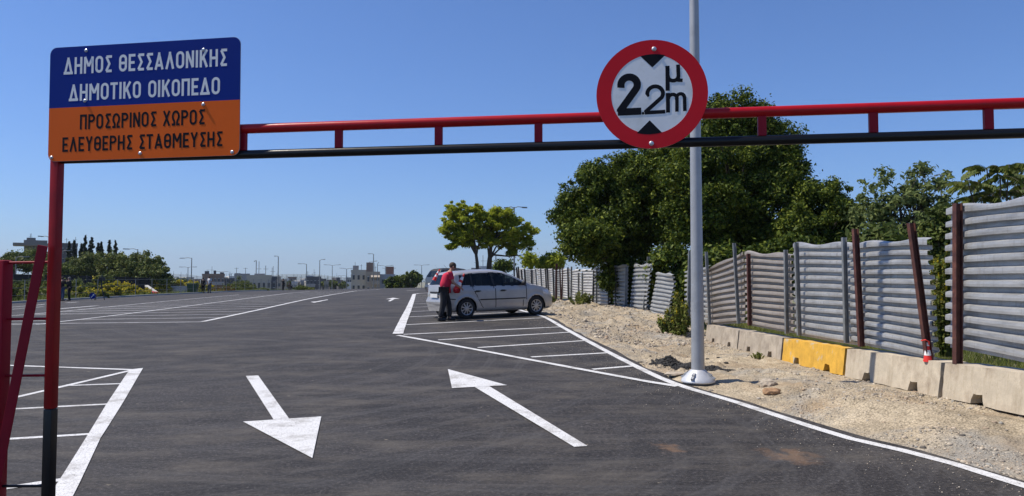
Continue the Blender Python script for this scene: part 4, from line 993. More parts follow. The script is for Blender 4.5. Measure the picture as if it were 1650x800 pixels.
p2 = [[(.50, 1.10), (.50, 1.50), (.95, 1.56), (.95, 1.08)], [(1.02, 1.08), (1.02, 1.56), (1.80, 1.58), (1.82, 1.06)], [(1.88, 1.06), (1.87, 1.58), (2.2, 1.54), (2.6, 1.38), (3.1, 1.12), (3.1, 1.05)]]
CAR2 = build_car('parked_minivan', 'dark grey minivan with a black roof parked behind the silver hatchback', M['cargrey'], 4.4, .90, mpv_top, 1.03, mpv_plan, (.82, 3.50), .325, p2, (1.13, 1.52, .46, .66), (2.45, 3.3), roofmat=M['cdark'], lampz=(.95, 1.3))
r2 = G(694, 476.3); CAR2.location = (r2.x, r2.y, float(zlot(r2.x, r2.y)) + .01); TH2 = math.radians(38); CAR2.scale = (1.0, 1.0, 1.04)
d2 = Vector((math.cos(TH2), math.sin(TH2), 0)); CAR2.rotation_euler = (0, 0, TH2)
# ------------------------------------------------------------------ people
M['skin'] = mat('skin', (.36, .19, .13), .6, .1, 10); M['hair'] = mat('dark_hair', (.045, .028, .018), .8, .3, 30)
M['redshirt'] = mat('red_cotton', (.52, .012, .05), .85, .15, 8, bmp=.4, bscale=12); M['navy'] = mat('dark_trousers', (.012, .013, .017), .9, .25, 6, bmp=.4, bscale=10)
M['blackcloth'] = mat('black_clothing', (.010, .010, .012), .9, .3, 6); M['whitecloth'] = mat('white_shirt', (.62, .62, .63), .85, .1, 6); M['greycloth'] = mat('grey_trousers', (.13, .125, .13), .9, .2, 6); M['denim'] = mat('blue_jeans', (.035, .06, .12), .9, .3, 8)
M['shoe'] = mat('dark_shoe', (.015, .014, .014), .6, .2, 10)
def skinned(name, verts, edges, radii, m_, parent, root=0, sub=1, k=1.):
    me = bpy.data.meshes.new(name); me.from_pydata(verts, edges, []); o = bpy.data.objects.new(name + '_tmp', me); C.objects.link(o)
    md = o.modifiers.new('s', 'SKIN'); md.use_smooth_shade = True
    sv = me.skin_vertices[0].data
    for i, r in enumerate(radii): sv[i].radius = (r[0] * k, r[1] * k) if hasattr(r, '__len__') else (r * k, r * k); sv[i].use_root = (i == root)
    sm = o.modifiers.new('u', 'SUBSURF'); sm.levels = sub; sm.render_levels = sub
    dg = bpy.context.evaluated_depsgraph_get(); nm = bpy.data.meshes.new_from_object(o.evaluated_get(dg)); nm.name = name
    bpy.data.objects.remove(o); return link_mesh(name, nm, m_, parent, smooth=True)
def person(label, loc, face, J=None, top='blackcloth', legs='blackcloth', scale=1., hands=False, sleeves='short', hat=None, bulk=1.):
    D = dict(pelvis=(0, 0, .94), belly=(.015, 0, 1.08), chest=(.0, 0, 1.28), neckb=(.0, 0, 1.42), neck=(.02, 0, 1.49), head=(.035, 0, 1.60), crown=(.03, 0, 1.68),
             shL=(0, .17, 1.39), elL=(-.02, .22, 1.12), wrL=(.06, .20, .88), shR=(0, -.17, 1.39), elR=(-.02, -.22, 1.12), wrR=(.06, -.20, .88),
             hipL=(0, .09, .90), knL=(.03, .10, .50), anL=(-.01, .11, .09), hipR=(0, -.09, .90), knR=(.03, -.10, .50), anR=(-.01, -.11, .09))
    D.update(J or {}); V = {k: Vector(v) for k, v in D.items()}
    ro = empty('person', loc, face); tag(ro, label, 'person'); ro.scale = (scale,) * 3
    names = ['pelvis', 'belly', 'chest', 'neckb', 'neck', 'head', 'crown', 'shL', 'elL', 'wrL', 'shR', 'elR', 'wrR', 'hipL', 'knL', 'anL', 'hipR', 'knR', 'anR']
    vs = [V[n] for n in names]; ed = [('pelvis', 'belly'), ('belly', 'chest'), ('chest', 'neckb'), ('neckb', 'neck'), ('neck', 'head'), ('head', 'crown'), ('neckb', 'shL'), ('shL', 'elL'), ('elL', 'wrL'), ('neckb', 'shR'), ('shR', 'elR'), ('elR', 'wrR'), ('pelvis', 'hipL'), ('hipL', 'knL'), ('knL', 'anL'), ('pelvis', 'hipR'), ('hipR', 'knR'), ('knR', 'anR')]
    rad = dict(pelvis=.12, belly=.11, chest=.12, neckb=.08, neck=.052, head=.095, crown=.07, shL=.058, elL=.042, wrL=.030, shR=.058, elR=.042, wrR=.030, hipL=.085, knL=.058, anL=.045, hipR=.085, knR=.058, anR=.045)
    R_ = [rad[n] for n in names]; E_ = [(names.index(a), names.index(b)) for a, b in ed]
    for s in 'LR':                                        # hand with fingers and thumb, foot
        w_, e2 = V['wr' + s], V['el' + s]; d = (w_ - e2).normalized(); sd_ = 1 if s == 'L' else -1
        side = Vector((0, 0, 1)).cross(d); side = side.normalized() if side.length > .1 else Vector((1, 0, 0)); pn = d.cross(side).normalized()
        i0 = len(vs); vs.append(w_ + d * .07); R_.append((.038, .022)); E_.append((names.index('wr' + s), i0))
        if hands:
            for f in range(4):
                b_ = w_ + d * .095 + side * (f - 1.5) * .021; i1 = len(vs); vs += [b_, b_ + d * (.035 - abs(f - 1.4) * .005) - pn * .012, b_ + d * (.05 - abs(f - 1.4) * .008) - pn * .038]; R_ += [.011, .010, .008]
                E_ += [(i0, i1), (i1, i1 + 1), (i1 + 1, i1 + 2)]
            i1 = len(vs); vs += [w_ + d * .05 + side * -sd_ * .04, w_ + d * .085 + side * -sd_ * .055 - pn * .02]; R_ += [.012, .009]; E_ += [(i0, i1), (i1, i1 + 1)]
        an = V['an' + s]; i0 = len(vs); vs += [an + Vector((.02, 0, -.04)), an + Vector((.14, sd_ * .02, -.055))]; R_ += [.042, .033]; E_ += [(names.index('an' + s), i0), (i0, i0 + 1)]
        mb = MB(); sh = an + Vector((.05, sd_ * .008, -.045)); mb.sphere(sh, (.145, .052, .05), 14, 8); mb.sphere(sh + Vector((-.07, 0, .035)), (.06, .048, .05), 12, 6); mb.build('shoe', M['shoe'], ro, smooth=True)
    bo = skinned('body', vs, E_, R_, M['skin'], ro)
    tn = ['pelvis', 'belly', 'chest', 'neckb', 'shL', 'elL', 'shR', 'elR'] ; te = [('pelvis', 'belly'), ('belly', 'chest'), ('chest', 'neckb'), ('neckb', 'shL'), ('shL', 'elL'), ('neckb', 'shR'), ('shR', 'elR')]
    tv = [V[n].copy() for n in tn]; tr = [(.150, .155), (.150, .150), (.135, .165), (.088, .10), .078, .064, .078, .064]
    if sleeves == 'short': tv[5] = V['shL'].lerp(V['elL'], .75); tv[7] = V['shR'].lerp(V['elR'], .75)
    else:
        tv += [V['wrL'].lerp(V['elL'], .1), V['wrR'].lerp(V['elR'], .1)]; tr += [.046, .046]; tn += ['a', 'b']; te += [('elL', 'a'), ('elR', 'b')]
    tv[0] = tv[0] + Vector((0, 0, -.05))
    skinned('shirt', tv, [(tn.index(a), tn.index(b)) for a, b in te], tr, M[top], ro, k=bulk)
    ln = ['pelvis', 'hipL', 'knL', 'anL', 'hipR', 'knR', 'anR']; le = [('pelvis', 'hipL'), ('hipL', 'knL'), ('knL', 'anL'), ('pelvis', 'hipR'), ('hipR', 'knR'), ('knR', 'anR')]
    lv = [V[n].copy() for n in ln]; lv[0] += Vector((0, 0, .07))
    skinned('trousers', lv, [(ln.index(a), ln.index(b)) for a, b in le], [.138, .112, .085, .070, .112, .085, .070], M[legs], ro, k=bulk)
    hc = V['head']; hd = (V['crown'] - V['neck']).normalized(); hm = Vector((0, 0, 1)).rotation_difference(hd).to_matrix()
    mb = MB(); mb.sphere(hc + hd * .035 + hm @ Vector((-.022, 0, 0)), (.108, .092, .10), 16, 10, hm); mb.build('hair', M[hat or 'hair'], ro, smooth=True)
    mb = MB(); mb.sphere(hc + hm @ Vector((.10, 0, -.01)), (.022, .014, .022), 8, 6); mb.build('nose', M['skin'], ro, smooth=True)
    for sg in (1, -1):
        mb = MB(); mb.sphere(hc + hm @ Vector((.0, sg * .09, -.005)), (.022, .012, .034), 8, 6); mb.build('ear', M['skin'], ro, smooth=True)
        if hands: mb = MB(); mb.sphere(hc + hm @ Vector((.088, sg * .034, .018)), (.012, .015, .008), 8, 6); mb.build('eye', M['cdark'], ro, smooth=True)
    if hands: mb = MB(); mb.sphere(hc + hm @ Vector((.088, 0, -.048)), (.014, .028, .006), 8, 6); mb.build('mouth', M['conered'], ro, smooth=True)
    return ro
pm = G(716, 517.5)
MAN = person('man in red polo shirt and black trousers holding traffic cones behind the silver hatchback', (pm.x, pm.y, pm.z + .0), math.radians(14),
    dict(pelvis=(-.02, 0, .94), belly=(.03, 0, 1.08), chest=(.10, 0, 1.27), neckb=(.16, 0, 1.40), neck=(.19, 0, 1.46), head=(.245, 0, 1.565), crown=(.27, 0, 1.64), shL=(.14, .17, 1.37), shR=(.14, -.17, 1.37),
         elR=(.22, -.24, 1.11), wrR=(.42, -.17, .98), elL=(.20, .24, 1.12), wrL=(.42, .12, 1.05), hipL=(-.01, .09, .90), knL=(.14, .11, .50), anL=(.17, .12, .09), hipR=(-.03, -.09, .90), knR=(-.05, -.11, .49), anR=(-.14, -.12, .09)),
    'redshirt', 'navy', 1.02, True, bulk=1.14)
def cone(label, M4, h=.5, r=.14, name='traffic_cone', base=True):
    o = empty(name); o.matrix_world = M4; tag(o, label, 'cone')
    z = [0, .30, .48, .62, .8, 1.0]; rr = lambda t: r * (1 - .8 * t)
    for k in range(5):
        mb = MB(); mb.lathe([(rr(z[k]) + (.0015 if k % 2 else 0), z[k] * h + .001), (rr(z[k + 1]) + (.0015 if k % 2 else 0), z[k + 1] * h)], n=16); mb.build('cone_band' if k % 2 else 'cone_body', M['conewhite' if k % 2 else 'conered'], o, auto=30)
    if base: mb = MB(); mb.box((0, 0, -.015), (2.3 * r, 2.3 * r, .03)); mb.build('cone_base', M['conered'], o, bevel=.01)
    return o
def up_from(a, b): 
    q = Vector((0, 0, 1)).rotation_difference((b - a).normalized()); return Matrix.Translation(a) @ q.to_matrix().to_4x4()
mw = Matrix.Translation(MAN.location) @ Matrix.Rotation(math.radians(14), 4, 'Z')
a = mw @ Vector((.33, -.06, .90)); b = mw @ Vector((.56, -.04, 1.34)); cone('red and white striped cone tilted forward in the hands of the man in red', up_from(a, b), .56, .10, base=False)
a = mw @ Vector((-.02, .33, 1.05)); b = mw @ Vector((-.38, .36, 1.0)); a = P(699.5, 452, pm.y + .35); b = P(708.5, 434, pm.y + .35); cone('slim red and white cone carried low behind the left side of the man in red', up_from(a, b), (b - a).length, .06, base=False)
mb = MB(); a = mw @ Vector((.36, -.05, .80)); mb.lathe([(.07, 0), (.11, .04), (.11, .11), (.08, .16)], (a.x, a.y, a.z + .02), 16); hb = mb.build('cone_base', M['redpost'], auto=40); tag(hb, 'round dark red cone base held against the belly of the man in red', 'cone base')

def gp(x, y, Z):                                          # point on the lot at depth Z near pixel x
    p = P(x, y, Z); return (p.x, p.y, float(zlot(p.x, p.y)))
person('camera operator in black standing left, just right of the red gate post', gp(99.5, 483, 53), math.radians(70), dict(elR=(.15, -.24, 1.2), wrR=(.3, -.1, 1.42), elL=(.15, .24, 1.2), wrL=(.28, .1, 1.42)), 'blackcloth', 'denim', 1.0, sleeves='long')
person('person in black with grey cap standing beside the camera operator at left', gp(111.5, 483, 53.5), math.radians(200), dict(elR=(.12, -.26, 1.16), wrR=(.26, -.1, 1.30), elL=(.08, .26, 1.15)), 'blackcloth', 'blackcloth', .99, sleeves='long', hat='greycloth')
person('person dressed in black standing at the lot edge beside the green bin', gp(327, 475, 79), math.radians(95), {}, 'blackcloth', 'blackcloth', .96, sleeves='long')
person('person in white shirt and grey trousers standing beside the person in black', gp(337, 475, 79), math.radians(80), {}, 'whitecloth', 'greycloth', 1.05, sleeves='short')
person('dark dressed person standing with elbow out at the far lot edge', gp(456, 470, 103), math.radians(60), dict(elL=(.05, .38, 1.25), wrL=(.2, .30, 1.38)), 'blackcloth', 'blackcloth', .98, sleeves='long')
person('person in black crouching on the ground at the far lot edge', gp(468, 470, 102), math.radians(150), dict(pelvis=(-.15, 0, .38), belly=(-.05, 0, .52), chest=(.06, 0, .68), neckb=(.12, 0, .80), neck=(.15, 0, .86), head=(.2, 0, .96), crown=(.21, 0, 1.04), shL=(.1, .17, .77), shR=(.1, -.17, .77), elL=(.3, .2, .60), wrL=(.45, .12, .62), elR=(.3, -.2, .60), wrR=(.45, -.12, .62), hipL=(-.15, .1, .36), knL=(.26, .16, .50), anL=(.05, .15, .09), hipR=(-.15, -.1, .36), knR=(.26, -.16, .50), anR=(.05, -.15, .09)), 'blackcloth', 'blackcloth', 1.0, sleeves='long')
# tripod with camera
t0 = gp(163, 483, 53.5); o = empty('camera_tripod', t0); tag(o, 'black video camera on a tall tripod at the left lot edge', 'tripod')
for k in range(3):
    a = math.radians(90 + 120 * k); mb = MB(); mb.tube([(0, 0, 1.05), (.42 * math.cos(a), .42 * math.sin(a), 0)], .025, 6); mb.build('leg', M['cdark'], o)
mb = MB(); mb.tube([(0, 0, .8), (0, 0, 1.35)], .05, 8); mb.build('column', M['cdark'], o); mb = MB(); mb.box((0, 0, 1.52), (.24, .42, .28)); mb.box((0, .28, 1.54), (.14, .2, .16)); mb.box((.03, 0, 1.73), (.06, .2, .1)); mb.build('camera', M['cdark'], o, bevel=.02)
# small blue arrow sign
s0 = gp(149, 484, 54); o = empty('blue_arrow_sign', s0, .1); tag(o, 'small blue sign with a white diagonal arrow standing low at the left lot edge', 'sign')
mb = MB(); mb.lathe([(.22, -.01), (.22, .01)], n=28, M=Matrix.Translation((0, 0, .30)) @ Matrix.Rotation(math.pi / 2, 4, 'X')); mb.build('sign_disc', M['signblue'], o)
mb = MB(); mb.add([(-.12, -.0125, .18), (-.09, -.0125, .16), (.08, -.0125, .36), (.05, -.0125, .39)], [(0, 1, 2, 3)]); mb.add([(.12, -.0135, .43), (.11, -.0135, .30), (0, -.0135, .41)], [(0, 1, 2)]); mb.build('arrow_print', M['signwhite'], o)
mb = MB(); mb.bar((-.1, .04, .2), (-.16, .25, -.02), .03, .03); mb.bar((.1, .04, .2), (.16, .25, -.02), .03, .03); mb.build('stand', M['cdark'], o)
# green bin
b0 = gp(310.5, 477, 78.5); o = empty('wheeled_bin', b0, .1); tag(o, 'dark green four-wheeled waste bin at the far left lot edge', 'bin')
mb = MB(); mb.add([(-.42, -.35, .12), (.42, -.35, .12), (.42, .35, .12), (-.42, .35, .12), (-.52, -.42, .98), (.52, -.42, .98), (.52, .42, .98), (-.52, .42, .98)], [(3, 2, 1, 0), (4, 5, 6, 7), (0, 1, 5, 4), (1, 2, 6, 5), (2, 3, 7, 6), (3, 0, 4, 7)]); mb.build('bin_body', M['binG'], o, bevel=.03)
mb = MB(); mb.box((0, 0, 1.03), (1.1, .9, .08)); mb.build('lid', M['binG'], o, bevel=.03)
for sx in (-.35, .35):
    for sy in (-.28, .28): mb = MB(); mb.lathe([(.08, -.03), (.08, .03)], n=12, M=Matrix.Translation((sx, sy, .08)) @ Matrix.Rotation(math.pi / 2, 4, 'X')); mb.build('wheel', M['cdark'], o)
# red thing on the ground
r0 = gp(248, 478, 74); o = empty('red_cover', r0); tag(o, 'low red tarpaulin bundle lying at the foot of the concrete wall', 'tarpaulin')
bm = bmesh.new(); bmesh.ops.create_icosphere(bm, subdivisions=3, radius=1)
for v in bm.verts: v.co = Vector((v.co.x * .55, v.co.y * .4, v.co.z * .2)) * (1 + .5 * float(vnoise(v.co.x * 3, v.co.y * 3 + v.co.z * 2, .6, 3)))
me = bpy.data.meshes.new('bundle'); bm.to_mesh(me); bm.free(); link_mesh('bundle', me, M['redshirt'], o).location = (0, 0, .12)

# ------------------------------------------------------------------ vegetation
M['lf_dark'] = leafmat('leaves_dark', [(.022, .042, .009), (.05, .08, .014), (.10, .135, .02), (.20, .23, .035)], .22)
M['lf_olive'] = leafmat('leaves_olive', [(.05, .08, .018), (.10, .135, .03), (.16, .18, .05), (.10, .13, .05)], .25)
M['lf_bright'] = leafmat('leaves_bright', [(.20, .25, .025), (.31, .36, .035), (.42, .43, .06)], .55)
M['lf_grey'] = leafmat('leaves_grey_green', [(.08, .115, .045), (.14, .18, .07), (.22, .26, .11)], .4)
M['lf_far'] = leafmat('leaves_far', [(.07, .10, .025), (.12, .155, .04), (.18, .20, .06), (.13, .135, .045)], .15)
M['lf_con'] = leafmat('needles_dark', [(.012, .022, .016), (.025, .04, .026)], .05)
M['lf_yel'] = leafmat('yellow_flowers', [(.62, .46, .02), (.50, .42, .04), (.40, .36, .03)], .3)
M['lf_weed'] = leafmat('weeds', [(.10, .15, .03), (.17, .21, .05), (.24, .25, .08), (.13, .12, .05)], .35)
M['lf_red'] = leafmat('reddish_leaves', [(.13, .09, .035), (.20, .11, .04), (.12, .12, .03)], .25)
def leafcloud(name, cl, n, size, m_, parent=None, aspect=1.9, shell=.45, up=.35, drop=0):
    """cl: list of (centre, (rx,ry,rz)); n leaves spread over them; each leaf a folded pair of small faces"""
    cen = np.array([c for c, r in cl], float); rad = np.array([r if hasattr(r, '__len__') else (r, r, r) for c, r in cl], float)
    vol = rad.prod(1) ** (2 / 3); k = rng.choice(len(cl), n, p=vol / vol.sum())
    d = rng.normal(0, 1, (n, 3)); d /= np.linalg.norm(d, axis=1, keepdims=True)
    rr = np.where(rng.uniform(0, 1, n) < .55, np.abs(rng.normal(0, .62, n)), shell + (1.15 - shell) * rng.uniform(0, 1, n) ** .8); p = cen[k] + d * rad[k] * rr[:, None]
    p[:, 2] -= drop * rng.uniform(0, 1, n)
    nrm = d * .7 + rng.normal(0, .75, (n, 3)); nrm[:, 2] += up; nrm /= np.linalg.norm(nrm, axis=1, keepdims=True)
    t = np.cross(nrm, rng.normal(0, 1, (n, 3))); t /= np.linalg.norm(t, axis=1, keepdims=True) + 1e-9; b = np.cross(nrm, t)
    s = size * rng.uniform(.55, 1.35, n)[:, None]
    V = np.stack([p - t * s * aspect / 2, p + b * s * .5, p + t * s * aspect / 2, p - b * s * .5], 1).reshape(-1, 3)
    V[1::2] += np.repeat(nrm * s * .12, 2, 0)
    F = np.arange(4 * n).reshape(-1, 4)
    return link_mesh(name, np_mesh(name, V, F), m_, parent)
def clumps(env, n, r0, r1, seed=0, low=.2, flat=.8, inner=.62):
    r = random.Random(seed); out = []; tot = [a[1][0] * a[1][1] + a[1][2] * a[1][0] for a in env]
    for _ in range(n):
        c, R = r.choices(env, tot)[0]
        while True:
            d = Vector((r.gauss(0, 1), r.gauss(0, 1), r.gauss(0, 1))).normalized()
            if d.z > -1 + low or r.random() < .2: break
        f = r.uniform(inner, 1.0); k = r.uniform(r0, r1)
        if r.random() < .22: f = r.uniform(.98, 1.13); k = r0 * r.uniform(.5, 1.1)
        out.append(((c[0] + d.x * R[0] * f, c[1] + d.y * R[1] * f, c[2] + d.z * R[2] * f), (k, k, k * flat)))
    return out
def tree(name, label, loc, env, ncl, r0, r1, nleaf, size, lm, trunk_r=.2, group=None, seed=0, cat='tree', trunk_base=None, limbs=10, flat=.8, shell=.4, inner=.62, trunks=None, aspect=1.9, extra=None):
    o = empty(name, loc); tag(o, label, cat, group); cl = clumps(env, ncl, r0, r1, seed, flat=flat, inner=inner)
    leafcloud('crown', cl, nleaf, size, M[lm], o, shell=shell, aspect=aspect)
    r = random.Random(seed + 5); mb = MB(); tops = trunks or [(0, 0)]
    for (bx, by) in tops:
        ec = env[0][0]; mid = Vector((bx * .9 + ec[0] * .1, by * .9 + ec[1] * .1, ec[2] * .45)); top = Vector((bx * .6 + ec[0] * .4, by * .6 + ec[1] * .4, ec[2] * .95))
        mb.tube([(bx, by, -.4), tuple(mid * .5 + Vector((bx, by, 0)) * .5), tuple(mid), tuple(top)], [trunk_r * 1.25, trunk_r, trunk_r * .85, trunk_r * .4], 9)
        pick = r.sample(cl, min(limbs, len(cl)))
        for c, _ in pick:
            c = Vector(c); s = mid.lerp(top, r.uniform(0, .8)); m2 = s.lerp(c, .5) + Vector((0, 0, r.uniform(-.1, .25) * (c - s).length))
            mb.tube([tuple(s), tuple(m2), tuple(c)], [trunk_r * .38, trunk_r * .24, trunk_r * .08], 6, cap=False)
    mb.build('trunk', M['bark'], o, smooth=True); return o
def gr(X, Y): return float(terrain(X, Y))
def env_px(Z, ells, z0, X0):
    """crown ellipses read from the picture: (cx, cy, rx_px, ry_px, depth offset, depth radius factor) -> local ellipsoids"""
    out = []
    for e in ells:
        cx, cy, rx, ry = e[:4]; dz = e[4] if len(e) > 4 else 0; kf = e[5] if len(e) > 5 else .8
        Y = Z + dz; p = P(cx, cy, Y); out.append(((p.x - X0, dz, p.z - z0), (rx * Y / FPX, rx * Y / FPX * kf, ry * Y / FPX)))
    return out
def ptree(name, label, cx, Z, ells, ncl, r0, r1, nleaf, size, lm, **k):
    X0 = P(cx, 452, Z).x; z0 = gr(X0, Z); return tree(name, label, (X0, Z, z0), env_px(Z, ells, z0, X0), ncl, r0, r1, nleaf, size, lm, **k)
# big dark trees behind the fence
ptree('broadleaf_tree', 'tallest dark green tree behind the fence, rising behind the round height sign', 1185, 31,
      [(1180, 300, 105, 135), (1180, 200, 55, 48), (1245, 265, 55, 62), (1130, 320, 70, 90, -2), (1240, 345, 75, 65, -1), (1150, 250, 60, 60), (1200, 400, 90, 50), (1280, 310, 34, 62)], 620, .22, .62, 175000, .078, 'lf_dark', trunk_r=.28, seed=1, limbs=22)
ptree('broadleaf_tree', 'dark green tree with hanging boughs over the fence, left of the light pole', 985, 32,
      [(985, 345, 82, 85), (1010, 290, 75, 42), (930, 350, 38, 55), (950, 392, 46, 32, -2.5), (1055, 360, 62, 78), (1070, 275, 62, 45), (1000, 405, 62, 26, -.5), (1090, 330, 55, 70)], 480, .2, .55, 130000, .078, 'lf_dark', trunk_r=.25, seed=2, limbs=18)
ptree('broadleaf_tree', 'rounded dark green tree at the right shoulder of the tallest tree, behind the fence', 1325, 28,
      [(1325, 345, 55, 52), (1300, 380, 50, 35), (1355, 370, 32, 45), (1340, 400, 55, 30)], 260, .16, .45, 54000, .072, 'lf_dark', trunk_r=.18, seed=3)
# bough hanging in front of the sheets
p = P(945, 432, 33.2); 
# lighter open tree at right
ptree('broadleaf_tree', 'open grey green tree with sky showing through, behind the fence at right', 1450, 21,
      [(1430, 310, 40, 42), (1490, 300, 38, 38), (1460, 350, 75, 40), (1405, 345, 30, 35), (1505, 345, 32, 35), (1460, 390, 80, 30)], 190, .12, .34, 11500, .07, 'lf_grey', trunk_r=.07, seed=4, limbs=40, shell=.2, trunks=[(-.5, 0), (.3, .1), (.8, -.1)])
ptree('shrub', 'dark leafy shrub filling the fence gap left of the nearest brown post', 1527, 13.5, [(1527, 400, 16, 55), (1524, 460, 13, 60), (1512, 370, 20, 35), (1545, 365, 24, 32)], 60, .12, .28, 9000, .05, 'lf_olive', trunk_r=.04, seed=5, cat='shrub')
# foliage screen behind the fence, seen in its gaps
for k, (cx, cy, rx, ry, Z, lab) in enumerate(((1085, 440, 34, 40, 27, 'dense dark shrub behind the fence gap left of the light pole'), (1165, 440, 60, 38, 24, 'dark shrub behind the torn weathered fence sheets'), (1010, 450, 40, 30, 31, 'dark shrub behind the fence under the hanging boughs'), (1270, 420, 60, 35, 23, 'dark shrub behind the grey fence posts under the tall tree'), (1420, 405, 50, 30, 19, 'olive shrub behind the sheets between the two brown posts'))):
    ptree('shrub', lab, cx, Z, [(cx, cy, rx, ry), (cx + 10, cy + 25, rx * .8, ry * .8)], 60, .25, .55, 12000, .09, 'lf_dark' if k < 4 else 'lf_olive', trunk_r=.06, seed=30 + k, cat='shrub')
# tree of heaven: long pinnate leaves
def ailanthus():
    X0 = P(1612, 452, 14.5).x; z0 = gr(X0, 14.5); o = empty('tree_of_heaven', (X0, 14.5, z0)); tag(o, 'slender tree with long feathery compound leaves above the fence at the right edge', 'tree')
    r = random.Random(3); mb = MB(); V = []; F = []
    tips = [(1590, 272), (1568, 300), (1625, 268), (1612, 285), (1640, 292), (1655, 270), (1600, 310), (1560, 296), (1672, 300), (1690, 285), (1630, 310), (1580, 320)]
    for (tx, ty) in tips:
        t = P(tx, ty, 14.5 + r.uniform(-.6, .6)) - Vector((X0, 14.5, z0)); b = Vector((r.uniform(-.15, .15), 0, 0)); m = b.lerp(t, .55) + Vector((-.1 * t.x, 0, .1))
        mb.tube([tuple(b), tuple(m), tuple(t)], [.045, .022, .010], 6)
        for q in range(8):
            a = q * 2 * math.pi / 8 + r.uniform(-.4, .4); L = r.uniform(.30, .52); up_ = r.uniform(.0, .5); d = Vector((math.cos(a), math.sin(a), 0))
            pts = [t + d * L * s + Vector((0, 0, L * (up_ * s - .45 * s * s))) for s in (0, .2, .4, .6, .8, 1)]
            mb.tube([tuple(x) for x in pts], .004, 3, cap=False); sd = Vector((-d.y, d.x, 0))
            for j in range(11):
                s = .18 + j * .08; i0 = min(4, int(s * 5)); c = pts[i0].lerp(pts[i0 + 1], s * 5 - i0) if i0 < 5 else pts[5]
                for g in (1, -1):
                    ll = .13 * (1.1 - .5 * s); w_ = .062; e = c + sd * g * ll * .8 + d * .03 + Vector((0, 0, -.085 + r.uniform(-.03, .03))); mmid = c.lerp(e, .45); n0 = len(V)
                    V += [c, mmid + d * w_ / 2 + Vector((0, 0, .02)), e, mmid - d * w_ / 2 - Vector((0, 0, .012))]; F.append((n0, n0 + 1, n0 + 2, n0 + 3))
    l2 = MB(); l2.add(V, F); l2.build('crown', M['lf_olive'], o); mb.build('trunk', M['bark'], o)
ailanthus()
# weeds and yellow flowers
def weed(label, px, py, Z, wpx, hpx, n, size, lm='lf_weed', yel=0, cat='plant', name='weed_bush', seed=0, off=None):
    b = P(px, py, Z) if off is None else off; H = hpx * Z / FPX; Wd_ = wpx * Z / FPX
    o = empty(name, (b.x, Z, b.z)); tag(o, label, cat); r = random.Random(seed); cl = []; ye = []; mb = MB()
    for k in range(34):
        x = r.gauss(0, .28) * Wd_; y = r.gauss(0, .25) * Wd_; h = H * r.uniform(.45, 1.05) * (1 - .5 * min(1, abs(x) / Wd_ * 1.3))
        mb.tube([(x * .6, y * .6, -.03), (x * .9, y, h * .5), (x, y * 1.1, h)], [.008, .006, .003], 4)
        for s in (.25, .5, .75, .95): cl.append(((x * (.6 + .4 * s), y, h * s), (Wd_ * .10, Wd_ * .10, H * .10)))
        ye.append(((x, y * 1.1, h), (Wd_ * .07, Wd_ * .07, H * .06)))
    leafcloud('foliage', cl, n, size, M[lm], o, shell=.1); mb.build('stem', M['lf_weed'], o)
    if yel: leafcloud('blossom', ye, yel, size * .7, M['lf_yel'], o, shell=.1, aspect=1.1)
    return o
weed('tall yellow flowered weeds growing at the fence gap just left of the light pole', 1092, 549, 20.2, 38, 75, 6500, .045, yel=900, seed=1)
weed('yellow flowers growing in the gap behind the leaning brown post', 1524, 572, 11.8, 24, 190, 5200, .034, yel=1500, seed=2)
weed('thin yellow flowers seen between two sheets of the far fence', 988, 497, 31.5, 12, 50, 900, .05, yel=500, seed=3)
weed('low pale weeds at the foot of the far fence', 938, 491, 31, 34, 22, 1800, .05, seed=4)
weed('tiny green weed at the fence foot right beside the silver car', 887, 487, 33, 12, 10, 500, .05, seed=5)
weed('small green weed at the foot of the grey barrier', 1222, 577, 14.4, 16, 9, 260, .02, seed=6)
# grass behind the barriers at right
def grass(name, X, Y, Z, h, w_, m_, lean=.4):
    n = len(X); a = rng.uniform(0, 6.28, n); hh = h * rng.uniform(.4, 1.2, n); b = np.stack([X, Y, Z], -1); s = np.stack([np.cos(a), np.sin(a), a * 0], -1) * w_ / 2
    tip = b + np.stack([rng.normal(0, lean, n) * hh, rng.normal(0, lean, n) * hh, hh], -1)
    V = np.stack([b - s, b + s, tip], 1).reshape(-1, 3); o = link_mesh(name, np_mesh(name, V, np.arange(3 * n).reshape(-1, 3)), m_); o['kind'] = 'stuff'; return o
Y = rng.uniform(5.5, 26, 52000); X = fence_x(Y) + .35 + rng.uniform(0, 1, len(Y)) ** 1.5 * 5; grass('grass', X, Y, np.maximum(terrain(X, Y), hR(Y) + .08 * 0 - .0) - .02, .22, .012, M['lf_weed'])
